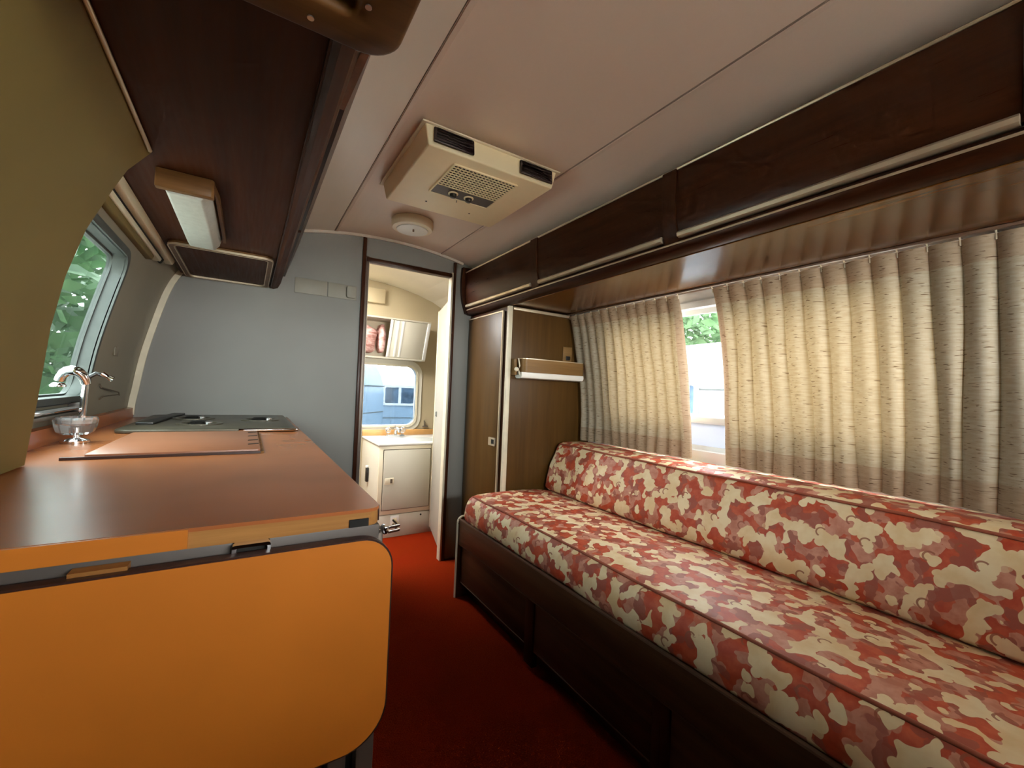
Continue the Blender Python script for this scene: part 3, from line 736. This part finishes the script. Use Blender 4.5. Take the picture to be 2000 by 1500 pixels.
# cooktop
st = thing('cooktop', 'low steel cooktop with round burners against the grey partition', 'cooktop', (-.08, 2.17, CZ))
MB().prism(rr(-.36, .166, 1.815, YB-.02, .03, 5), 'z', CZ+.0005, CZ+.013).build('plate', M['steel'], st, bevel=.004)
MB().tube([(-.02, 1.810, CZ+.008), (.155, 1.810, CZ+.008), (.170, 1.822, CZ+.008)], .0055, 8).build('front_trim', M['chrome'], st, smooth=60)
for (x, y) in ((-.19, 2.28), (.055, 2.20), (-.15, 2.02)):
    b = MB().lathe([(.075, 0), (.075, .004), (.060, .005), (.055, .001), (.054, 0)], (x, y, CZ+.013), 24).build('burner', M['steel'], st, smooth=40)
    MB().lathe([(.030, 0), (.032, .008), (.026, .013), (.006, .014)], (x, y, CZ+.013), 18).build('burner_cap', M['black'], b, smooth=40)
    MB().lathe([(.006, 0), (.013, .004), (.013, .009), (.004, .012)], (x+.03, y-.04, CZ+.015), 14).build('chrome_cap', M['chrome'], b, smooth=50)
MB().prism([(-.335, 2.0), (-.285, 2.0), (-.262, 2.40), (-.245, YB-.03), (-.290, YB-.03), (-.31, 2.2), (-.335, 2.05)], 'z', CZ+.013, CZ+.022).build('cover_hinge', M['black'], st, bevel=.002)

# faucet
FX, FY = -.390, 1.60
fa = thing('faucet', 'chrome faucet with a clear faceted knob and curved spout by the kitchen window', 'faucet', (FX, FY, CZ))
MB().lathe([(.030, 0), (.030, .006), (.022, .010), (.010, .014), (.009, .02)], (FX, FY, CZ+.0005), 20).build('base_plate', M['chrome'], fa, smooth=40)
MB().tube([(FX, FY, CZ+.01), (FX, FY, CZ+.045)], .006, 10).build('stem', M['chrome'], fa, smooth=60)
MB().lathe([(.028, 0), (.036, .006), (.041, .022), (.043, .040), (.040, .046), (.034, .046), (.030, .030), (.012, .026)], (FX, FY, CZ+.024), 20, wob=.05).build('clear_knob', M['acrylic'], fa, smooth=20)
sx = FX+.006; sy = FY+.02
MB().tube([(sx, sy, CZ+.06), (sx+.002, sy, CZ+.12), (sx+.004, sy, CZ+.16)], [.008, .0075, .007], 12).build('riser', M['chrome'], fa, smooth=60)
arc = [(sx+.004-.026+.026*math.cos(a), sy-.01*math.sin(a), CZ+.16+.036*math.sin(a)) for a in lin(0, PI*.93, 10)]
MB().tube(arc, [.010, .011, .012, .013, .014, .014, .013, .012, .011, .011], 12).build('spout', M['chrome'], fa, smooth=60)
MB().lathe([(.016, 0), (.017, .004), (.013, .010), (.010, .012)], (arc[-1][0]-.002, arc[-1][1], CZ+.150), 14).build('aerator', M['chrome'], fa, smooth=50)
MB().tube([(sx+.004, sy, CZ+.175), (sx+.022, sy+.006, CZ+.190), (sx+.034, sy+.01, CZ+.186)], .0055, 8).build('lever_arm', M['black'], fa, smooth=60)
MB().tube([(sx+.033, sy+.01, CZ+.190), (sx+.045, sy+.012, CZ+.182), (sx+.056, sy+.014, CZ+.175)], [.008, .006, .009], 10).build('lever_tip', M['chrome'], fa, smooth=60)
# wire hook on the wall behind
hx = WX(-1, 1.045)+.006
hk = thing('wire_hook', 'thin brown wire hook on the wall behind the faucet', 'hook', (hx, 2.12, 1.03))
MB().tube([(hx, 2.03, 1.075), (hx+.004, 2.03, 1.062), (hx+.01, 2.24, 1.040), (hx+.01, 2.25, 1.028)], .0022, 6).build('wire', M['bark'], hk)
MB().tube([(hx, 2.03, 1.020), (hx+.006, 2.05, 1.030), (hx+.01, 2.23, 1.031)], .0022, 6).build('wire', M['bark'], hk)
vp = tag(MB().box(WX(-1, 1.2)-.001, WX(-1, 1.2)+.003, 2.11, 2.165, 1.18, 1.23).build('wall_plate', M['wall'], bevel=.001), 'faint cream cover plate on the kitchen wall past the window', 'plate')
vp.rotation_euler = (0, 0, 0)

# ------------------------------------------------------------------ overhead cabinet above the kitchen
oc = thing('kitchen_overhead_cabinet', 'dark walnut overhead cabinet above the kitchen counter', 'cabinet', (-.1, 1.2, 1.6))
OY0 = -.4; OY1 = YB-.004; OZ = 1.606
MB().prism([(WX(-1, OZ)+.016, OZ), (.086, OZ), (.086, OZ+.016), (WX(-1, OZ+.016)+.016, OZ+.016)], 'y', OY0, OY1).build('underside', M['walnut_matte'], oc)
rl = [(.086, OZ+.004), (.080, OZ-.008), (.092, OZ-.014), (.112, OZ-.006), (.124, OZ+.02), (.138, OZ+.08), (.158, OZ+.16), (.184, OZ+.25), (.206, ceil_z(.206-XC)-.006), (.19, ceil_z(.19-XC)-.004), (.10, OZ+.1)]
MB().prism(rl, 'y', OY0, OY1).build('front_face', M['walnut_matte'], oc, smooth=40)
MB().tube([(.0795, OY0, OZ-.007), (.0795, OY1, OZ-.007)], .003, 6).build('lower_bead', M['walnut_y'], oc, smooth=60)
MB().tube([(.200, OY0, 1.908), (.200, OY1, 1.908)], .0055, 8).build('upper_bead', M['gold'], oc, smooth=60)
for a, b in ((.9, 1.70), (1.73, 2.5)):
    zs = lin(OZ+.05, OZ+.235, 8); f = lambda z: .128+.075*((z-OZ-.05)/.235)
    MB().prism([(f(z)-.004, z) for z in zs] + [(f(z)+.012, z) for z in zs[::-1]], 'y', a, b).build('door', M['walnut_y'], oc, smooth=40)
# hood plate with raised rounded frame over the cooktop
hp = MB().prism(rr(-.265, .062, 1.955, 2.535, .03, 6), 'z', OZ-.008, OZ-.0005).build('hood_plate', M['walnut_matte'], oc)
MB().ring(rr(-.270, .066, 1.95, 2.538, .034, 6), rr(-.252, .048, 1.968, 2.52, .024, 6), 'z', OZ-.014, OZ-.0005).build('hood_frame', M['plank'], oc, smooth=30)
MB().ring(rr(-.254, .050, 1.966, 2.522, .026, 6), rr(-.251, .047, 1.969, 2.519, .023, 6), 'z', OZ-.0155, OZ-.008).build('hood_bead', M['gold'], hp, smooth=30)
MB().ring(rr(-.272, .068, 1.948, 2.540, .036, 6), rr(-.269, .065, 1.951, 2.537, .033, 6), 'z', OZ-.0155, OZ-.008).build('hood_bead', M['gold'], hp, smooth=30)
# light under it
ul = thing('under_cabinet_light', 'frosted light with wooden end cap under the kitchen overhead cabinet', 'light', (-.15, 1.56, 1.55))
MB().prism(rr(-.208, -.092, 1.295, 1.318, .010, 4, (.004, 1, .004, .004)), 'z', OZ-.046, OZ-.0005).build('end_cap', M['plank'], ul, bevel=.003)
MB().prism([(-.094, 1.32), (-.086, 1.40), (-.086, 1.80), (-.094, 1.80)], 'z', OZ-.020, OZ-.0005).build('side_strip', M['plank'], ul)
lens = MB(); ys = lin(1.318, 1.80, 14)
sec = [(-.200, OZ-.001), (-.196, OZ-.030), (-.186, OZ-.050), (-.118, OZ-.052), (-.104, OZ-.034), (-.097, OZ-.001)]
lens.prism(sec, 'y', 1.318, 1.80).build('lens', M['frost'], ul, bevel=.004)
# window shade rails on the wall just under the cabinet
sr = thing('shade_rail', 'pair of beige shade rails tucked under the kitchen cabinet above the window', 'shade rail', (-.32, 1.85, 1.55))
def rail(name, z0, z1, d0, d1, y0, y1, mat):
    MB().prism([(WX(-1, z0)+d0, z0), (WX(-1, z0)+d1, z0), (WX(-1, z1)+d1, z1), (WX(-1, z1)+d0, z1)], 'y', y0, y1).build(name, mat, sr, bevel=.002)
rail('shade_roll', 1.540, 1.556, .001, .020, YL+.003, 2.04, M['lining'])
rail('rail_strip', 1.557, 1.568, .001, .024, YL+.003, 2.13, M['trimcream'])
rail('rail_gap', 1.568, 1.585, .001, .010, YL+.003, 2.22, M['darkgap'])
rail('rail_strip', 1.586, 1.604, .001, .026, YL+.003, 2.30, M['ivory_pale'])

# rounded wooden board hanging at the near end of that cabinet
wb = thing('wooden_tray', 'wooden board with a rounded corner and dark hollow at the top edge of the picture', 'wooden board', (-.1, .3, 1.55))
TZ = 1.55
MB().ring(rr(-.19, .150, .02, .590, .045, 8, (.005, .005, 1, .005)), rr(-.12, .088, .06, .535, .012, 8), 'z', TZ, TZ+.03).build('rim_board', M['plank'], wb, bevel=.006, seg=3)
MB().prism(rr(-.19, .148, .02, .588, .045, 8, (.005, .005, 1, .005)), 'z', TZ+.0301, TZ+.042).build('backing', M['walnut_x'], wb)
for x, y in ((.100, .510), (.045, .565)):
    MB().lathe([(.004, -.0015), (.004, 0), (.001, .0005)], (x, y, TZ-.0004), 10).build('screw', M['alu'], wb)

# ------------------------------------------------------------------ ceiling fittings
ac = thing('air_conditioner', 'ivory ceiling air conditioner with dark louvers and square grille', 'air conditioner', (.715, 1.55, 1.89))
zt = 1.972; zb = 1.89
tp = [(.446, 1.308), (.982, 1.308), (.982, 1.815), (.446, 1.815)]; bt = [(.458, 1.300), (.956, 1.300), (.956, 1.79), (.458, 1.79)]
MB().add([(x, y, ceil_z(x-XC)-.002) for x, y in tp] + [(x, y, zb) for x, y in bt], [(0, 1, 2, 3), (7, 6, 5, 4), (0, 4, 5, 1), (1, 5, 6, 2), (2, 6, 7, 3), (3, 7, 4, 0)]).build('housing', M['ivory'], ac, bevel=.006, seg=3)
MB().ring([(.436, 1.298), (.992, 1.298), (.992, 1.825), (.436, 1.825)], [(.45, 1.315), (.975, 1.315), (.975, 1.81), (.45, 1.81)], 'z', 1.960, 1.966).build('flange', M['ivory_pale'], ac, bevel=.002)
def yface(z): return 1.3012+(z-zb)*.1
for x0, x1 in ((.474, .618), (.806, .950)):
    v = MB().prism([(1.288, 1.903), (1.297, 1.903), (1.303, 1.953), (1.294, 1.953)], 'x', x0, x1).build('louver_frame', M['louver'], ac, bevel=.003)
    for k in range(5):
        z = 1.908+k*.0095
        MB().prism([(1.283+k*.001, z), (1.291+k*.001, z+.003), (1.291+k*.001, z+.005), (1.283+k*.001, z+.002)], 'x', x0+.008, x1-.008).build('louver', M['louver'], v)
gx0, gx1, gy0, gy1 = .578, .830, 1.358, 1.520
MB().box(gx0, gx1, gy0, gy1, zb-.0015, zb-.0003).build('grille_backing', M['darkgap'], ac)
g = MB(); nx, ny = 17, 10
for i in range(nx+1):
    x = gx0+(gx1-gx0)*i/nx; g.box(x-.0014, x+.0014, gy0, gy1, zb-.005, zb-.0012)
for j in range(ny+1):
    y = gy0+(gy1-gy0)*j/ny; g.box(gx0, gx1, y-.0014, y+.0014, zb-.0052, zb-.0012)
tag(g.build('grille', M['ivory'], ac), kind='stuff')
MB().ring(rr(gx0-.006, gx1+.006, gy0-.006, 1.602, .006, 3), rr(gx0, gx1, gy0, 1.596, .003, 3), 'z', zb-.006, zb-.0005).build('grille_frame', M['ivory'], ac)
cs = MB().box(gx0+.002, gx1-.002, 1.524, 1.594, zb-.0045, zb-.0005).build('control_strip', M['greymetal'], ac)
for x in (.660, .728):
    k = MB().lathe([(.020, 0), (.020, -.003), (.016, -.004)], (x, 1.558, zb-.0046), 20).build('knob_ring', M['ivory'], cs, smooth=40)
    MB().lathe([(.0145, 0), (.013, -.012), (.010, -.014)], (x, 1.558, zb-.0078), 16).build('knob', M['black'], k, smooth=40)
MB().tube([(.70, 1.612, zb-.001), (.70, 1.614, zb-.010)], .0016, 6).build('screw', M['black'], ac)
for x, y in ((.60, 1.70), (.80, 1.70)):
    MB().lathe([(.004, -.0015), (.004, 0), (.001, .0003)], (x, y, zb-.0004), 8).build('screw', M['bark'], ac)

cl = thing('ceiling_light', 'round ivory ceiling light with a clear flat lens near the doorway', 'ceiling light', (.70, 2.185, 1.93))
LX, LYY = .703, 2.185; zc = 1.987
MB().lathe([(.104, 0), (.108, -.006), (.108, -.034), (.102, -.044), (.084, -.047)], (LX, LYY, zc), 36).build('ring_body', M['ivory_pale'], cl, smooth=40)
MB().lathe([(.083, -.044), (.080, -.052), (.050, -.055), (.001, -.056)], (LX, LYY, zc), 32).build('lens', M['white_plastic'], cl, smooth=40)
MB().tube([(LX-.004, LYY-.03, zc-.053), (LX-.004, LYY-.03, zc-.066)], .005, 8).build('switch', M['bark'], cl, smooth=60)

vpan = thing('wall_vent_panel', 'long pale control plate with a small knob high on the grey partition', 'control plate', (.35, YB, 1.59))
MB().box(.190, .352, YB-.006, YB-.0005, 1.592, 1.674).build('plate', M['bulkhead_plate'], vpan, bevel=.002)
MB().box(.356, .510, YB-.006, YB-.0005, 1.592, 1.674).build('plate', M['bulkhead_plate'], vpan, bevel=.002)
MB().prism(rr(.452, .504, 1.600, 1.668, .012, 4), 'y', YB-.026, YB-.006).build('knob', M['bulkhead_plate'], vpan, bevel=.004)

# ------------------------------------------------------------------ washroom
dr_ = structE('door_1', 'open cream washroom door seen edge on', (1.106, 2.60, 0))
ang = math.atan2(.50, .125); dx, dy = math.cos(ang), math.sin(ang)
def dpt(a, t, z): return (1.108+dx*a+dy*t, 2.595+dy*a-dx*t, z)
def dbox(a0, a1, t0, t1, z0, z1, name, mat, par, bevel=0):
    return MB().add([dpt(a, t, z) for z in (z0, z1) for t in (t0, t1) for a in (a0, a1)], [(0,2,3,1), (4,5,7,6), (0,1,5,4), (2,6,7,3), (0,4,6,2), (1,3,7,5)]).build(name, mat, par, bevel=bevel)
leafd = dbox(0, .50, 0, .028, .045, 1.70, 'door_leaf', M['doorpaint'], dr_, .003)
dbox(.485, .502, -.004, .032, .045, 1.70, 'door_edge', M['trimcream'], leafd, .002)
dbox(.36, .40, -.006, .0, .895, .935, 'latch', M['alu'], leafd, .002)
dbox(.37, .38, -.008, -.004, .900, .930, 'latch_slot', M['black'], leafd)

va = thing('vanity', 'cream washroom vanity cabinet with a square door under the small window', 'vanity', (1.1, 3.35, 0))
VX0, VX1, VY0, VZ = .818, 1.45, 3.095, .672
MB().box(VX0+.008, VX1, VY0+.012, YR-.002, .0, VZ).build('carcass', M['cream'], va, bevel=.003)
MB().box(VX0+.010, VX1, VY0, VY0+.014, .17, VZ-.002).build('face_frame', M['ivory_pale'], va, bevel=.002)
MB().box(VX0+.010, VX1, VY0+.002, VY0+.016, .0, .165).build('kick_board', M['cream'], va, bevel=.002)
vd = MB().box(.862, 1.215, VY0-.010, VY0+.002, .205, .640).build('door', M['cream'], va, bevel=.003)
MB().ring(rr(.857, 1.220, .200, .645, .004, 2), rr(.862, 1.215, .205, .640, .004, 2), 'y', VY0-.002, VY0+.001).build('door_gap', M['bark'], vd)
vl = MB().box(.872, .938, VY0-.0135, VY0-.009, .392, .438).build('latch', M['ivory_pale'], vd, bevel=.002)
MB().box(.912, .928, VY0-.015, VY0-.013, .400, .430).build('latch_slot', M['bark'], vl)
MB().lathe([(.007, 0), (.007, -.003), (.001, -.004)], (1.16, VY0+.001, .142), 10, 'y').build('screw', M['black'], va)
MB().prism([(3.36, .47), (3.40, .47), (3.405, .36), (3.365, .36)], 'x', VX0-.012, VX0+.008).build('side_handle', M['black'], va, bevel=.004)
MB().prism([(3.37, .485), (3.395, .485), (3.395, .468), (3.37, .468)], 'x', VX0-.014, VX0+.006).build('handle_cap', M['white_plastic'], va, bevel=.003)
MB().box(VX0, VX1, VY0-.010, YR-.004, VZ, VZ+.018).build('top', M['white_plastic'], va, bevel=.006)
MB().prism(rr(.90, 1.32, 3.15, 3.44, .08, 6), 'z', VZ+.018, VZ+.0186).build('basin', M['frost'], va)
MB().box(VX0, VX1, YR-.018, YR-.003, VZ+.018, VZ+.066).build('splash_strip', M['amber'], va, bevel=.003)
vs = thing('vanity_faucet', 'small chrome two handled faucet on the washroom vanity', 'faucet', (1.06, 3.50, VZ+.018))
zz = VZ+.019
MB().prism(rr(.98, 1.14, 3.475, 3.525, .02, 5), 'z', zz, zz+.016).build('base_plate', M['chrome'], vs, bevel=.003)
for x in (1.0, 1.12):
    k = MB().lathe([(.012, 0), (.012, .018), (.022, .022), (.024, .046), (.018, .056), (.004, .058)], (x, 3.50, zz+.016), 12, wob=.06).build('handle', M['acrylic'], vs, smooth=20)
    MB().lathe([(.008, 0), (.008, .004), (.002, .005)], (x, 3.50, zz+.0745), 10).build('handle_cap', M['chrome'], k)
MB().tube([(1.06, 3.50, zz+.01), (1.06, 3.495, zz+.05), (1.06, 3.46, zz+.07), (1.06, 3.40, zz+.06), (1.06, 3.395, zz+.045)], [.014, .014, .012, .011, .011], 12).build('spout', M['chrome'], vs, smooth=60)
MB().tube([(1.06, 3.515, zz+.03), (1.06, 3.515, zz+.095)], .004, 8).build('lift_rod', M['chrome'], vs, smooth=60)
# washroom overhead locker with sloping front
YT, YBm = 3.39, 3.50
def sl(z): return YBm+(YT-YBm)*(z-1.345)/(1.645-1.345)
wlk = thing('washroom_locker', 'cream overhead locker with sloping front above the washroom window', 'cabinet', (.9, 3.5, 1.34))
def slab_front(x0, x1, z0, z1, dy, th, name, mat, par, bevel=.002):
    return MB().prism([(sl(z0)+dy, z0), (sl(z0)+dy+th, z0), (sl(z1)+dy+th, z1), (sl(z1)+dy, z1)], 'x', x0, x1).build(name, mat, par, bevel=bevel)
LX0, LX1 = .30, 1.29
MB().prism([(sl(1.335), 1.335), (YR-.002, 1.335), (YR-.002, 1.347), (sl(1.347), 1.347)], 'x', LX0, LX1).build('floor_board', M['cream'], wlk)
MB().prism([(sl(1.645), 1.645), (YR-.002, 1.645), (YR-.002, 1.657), (sl(1.657), 1.657)], 'x', LX0, LX1).build('roof_board', M['cream'], wlk)
for x in (LX0, LX1-.012): MB().prism([(sl(1.347), 1.347), (YR-.002, 1.347), (YR-.002, 1.645), (sl(1.645), 1.645)], 'x', x, x+.012).build('side_board', M['cream'], wlk)
MB().box(LX0, LX1, YR-.012, YR-.002, 1.347, 1.645).build('back_board', M['ivory_pale'], wlk)
sd = slab_front(.975, 1.262, 1.349, 1.643, .004, .012, 'sliding_door', M['cream'], wlk)
slab_front(.955, .975, 1.349, 1.643, .0, .018, 'door_stile', M['white_plastic'], sd)
for x in (1.01, 1.05): slab_front(x, x+.018, 1.352, 1.640, .0005, .006, 'door_rib', M['white_plastic'], sd)
slab_front(1.262, 1.29, 1.347, 1.645, -.003, .016, 'end_stile', M['white_plastic'], wlk)
def bundle(name, label, cx, cz, rx, rz, y0, y1, seed):
    rnd = random.Random(seed); m = MB(); n = 20; ys = lin(y0, y1, 8); vs = []
    pert = [rnd.uniform(.88, 1.05) for _ in range(n)]
    for i, y in enumerate(ys):
        t = i/7; e = math.sqrt(max(.02, 1-(1-t*4)**2)) if t < .25 else 1
        for k in range(n):
            a = 2*PI*k/n; c, s_ = math.cos(a), math.sin(a)
            sx_ = abs(c)**.7*(1 if c >= 0 else -1); sz_ = abs(s_)**.7*(1 if s_ >= 0 else -1)
            vs.append((cx+rx*sx_*pert[k]*e, y, cz+rz*sz_*pert[k]*e))
    fs = [(i*n+k, i*n+(k+1) % n, (i+1)*n+(k+1) % n, (i+1)*n+k) for i in range(7) for k in range(n)] + [tuple(range(n-1, -1, -1)), tuple(range(7*n, 8*n))]
    return tag(m.add(vs, fs).build(name, M['marble'], smooth=60), label, 'bundle', 'pink bundles in the washroom locker')
bundle('cloth_bundle', 'large pink marbled bundle in the open bay of the washroom locker', .732, 1.482, .146, .120, 3.455, 3.60, 1)
bundle('cloth_bundle', 'smaller pink marbled bundle squeezed against the locker sliding door', .918, 1.500, .030, .115, 3.478, 3.60, 2)
wbx = tag(MB().box(.775, .950, YR-.036, YR-.0005, 1.797, 1.918).build('wall_box', M['bathtan'], bevel=.004), 'cream box fitting high in the washroom beside the doorway', 'fitting')
sk = thing('floor_socket', 'white socket plate with chrome clips at the foot of the vanity', 'socket', (.96, VY0, .05))
MB().box(.928, .992, VY0-.006, VY0+.0015, .055, .158).build('plate', M['white_plastic'], sk, bevel=.003)
MB().box(.945, .975, VY0-.009, VY0-.006, .070, .143).build('insert', M['ivory_pale'], sk, bevel=.002)

hkx = thing('wall_clip', 'tiny dark clip on the washroom wall beside the vanity faucet', 'clip', (1.36, YR, .76))
MB().prism([(1.335, .757), (1.385, .757), (1.383, .768), (1.362, .770), (1.352, .815), (1.347, .815), (1.350, .770), (1.335, .766)], 'y', YR-.014, YR-.0005).build('clip', M['bark'], hkx)

# ------------------------------------------------------------------ outside
GZ = -.62
o = MB().box(-40, 40, -40, 50, GZ-.1, GZ).build('ground', M['ground']); struct(o, 'gravel ground outside the trailer')
def camper_profile(w, h, r): return rr(-w/2, w/2, .45, h, r, 8, (.12, .12, 1, 1))
def camper(label, x0, y0, length, width, h, rotz, body, win=None, r=.5):
    e = thing('camper', label, 'camper', (x0, y0, GZ)); e.rotation_euler = (0, 0, rotz)
    Rm = Matrix.Rotation(rotz, 4, 'Z')
    def T(m): m.v = [tuple(Matrix.Translation((x0, y0, GZ)) @ Rm @ Vector(p)) for p in m.v]; return m
    def add(m, name, mat, par, bevel=0):
        ob = m.build(name, mat, None, smooth=40, bevel=bevel); ob.parent = par; return ob
    b = add(MB().prism(camper_profile(width, h, r), 'x', -length/2, length/2), 'body', body, e, .12)
    for k in range(1, 4):
        z = .45+(h-.45)*k/4.5
        add(MB().box(-length/2+.1, length/2-.1, -width/2-.006, width/2+.006, z, z+.012), 'body_seam', M['frame'], b)
    for sx in (-.6, .6):
        for sy in (-1, 1):
            add(MB().lathe([(.05, -.09), (.30, -.09), (.33, -.05), (.33, .05), (.30, .09), (.05, .09)], (sx*.7, sy*(width/2-.2), .33), 20, 'y'), 'wheel', M['black'], e)
    if win:
        for (a, c, z0, z1) in win:
            for sgn in (-1, 1):
                yy = sgn*width/2
                f = add(MB().ring(rr(a-.05, c+.05, z0-.05, z1+.05, .04, 3), rr(a, c, z0, z1, .03, 3), 'y', yy-.03, yy+.03), 'window_frame', M['outwhite'], b)
                add(MB().box(a, c, yy-.015, yy+.015, z0, z1), 'window_pane', M['outglass'], f)
                add(MB().box((a+c)/2-.03, (a+c)/2+.03, yy-.025, yy+.025, z0, z1), 'window_mullion', M['outwhite'], f)
    return e
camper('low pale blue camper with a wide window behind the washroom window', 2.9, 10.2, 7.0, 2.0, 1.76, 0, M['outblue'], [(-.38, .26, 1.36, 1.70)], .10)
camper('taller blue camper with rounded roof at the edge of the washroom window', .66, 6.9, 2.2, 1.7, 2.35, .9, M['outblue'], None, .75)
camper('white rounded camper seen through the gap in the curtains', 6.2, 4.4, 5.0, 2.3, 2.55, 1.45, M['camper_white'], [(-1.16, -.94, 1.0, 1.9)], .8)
def tree(name, label, loc, h, rad, zc_, nl, size, mat, seed):
    rnd = random.Random(seed); e = thing(name, label, 'tree', loc)
    pts = [(loc[0], loc[1], loc[2]), (loc[0]+.1, loc[1], loc[2]+h*.3), (loc[0]-.05, loc[1]+.1, loc[2]+h*.65), (loc[0], loc[1], loc[2]+h*.9)]
    MB().tube(pts, [.13, .10, .06, .02], 8).build('trunk', M['bark'], e, smooth=60)
    m = MB()
    for _ in range(nl):
        while True:
            p = Vector((rnd.uniform(-1, 1), rnd.uniform(-1, 1), rnd.uniform(-1, 1)))
            if p.length < 1: break
        if rnd.random() < .6 and p.length > 0: p = p.normalized()*rnd.uniform(.6, 1)
        p = Vector((loc[0]+p.x*rad[0], loc[1]+p.y*rad[1], loc[2]+zc_+p.z*rad[2]))
        a = Vector((rnd.uniform(-1, 1), rnd.uniform(-1, 1), rnd.uniform(-.8, .3))).normalized(); b = a.cross(Vector((rnd.uniform(-1, 1), rnd.uniform(-1, 1), rnd.uniform(-1, 1)))).normalized()
        s_ = size*rnd.uniform(.6, 1.3)
        m.add([p, p+a*s_*.5+b*s_*.28, p+a*s_*1.1, p+a*s_*.5-b*s_*.28], [(0, 1, 2), (0, 2, 3)])
    tag(m.build('foliage', mat, e, normals=False), kind='stuff')
    return e
tree('leafy_tree', 'leafy green tree close outside the kitchen window', (-1.75, 5.2, GZ), 3.6, (.95, 1.2, 1.25), 1.9, 1300, .20, M['leaf'], 4)
tree('leafy_tree', 'taller tree further off behind the kitchen window', (-3.6, 9.6, GZ), 5.5, (2.2, 2.2, 2.2), 2.9, 2200, .34, M['leaf'], 5)
tree('leafy_tree', 'bright green tree above the white camper outside the couch window', (10.5, 8.0, GZ), 4.6, (2.2, 2.6, 1.2), 3.6, 3000, .30, M['leaf2'], 6)
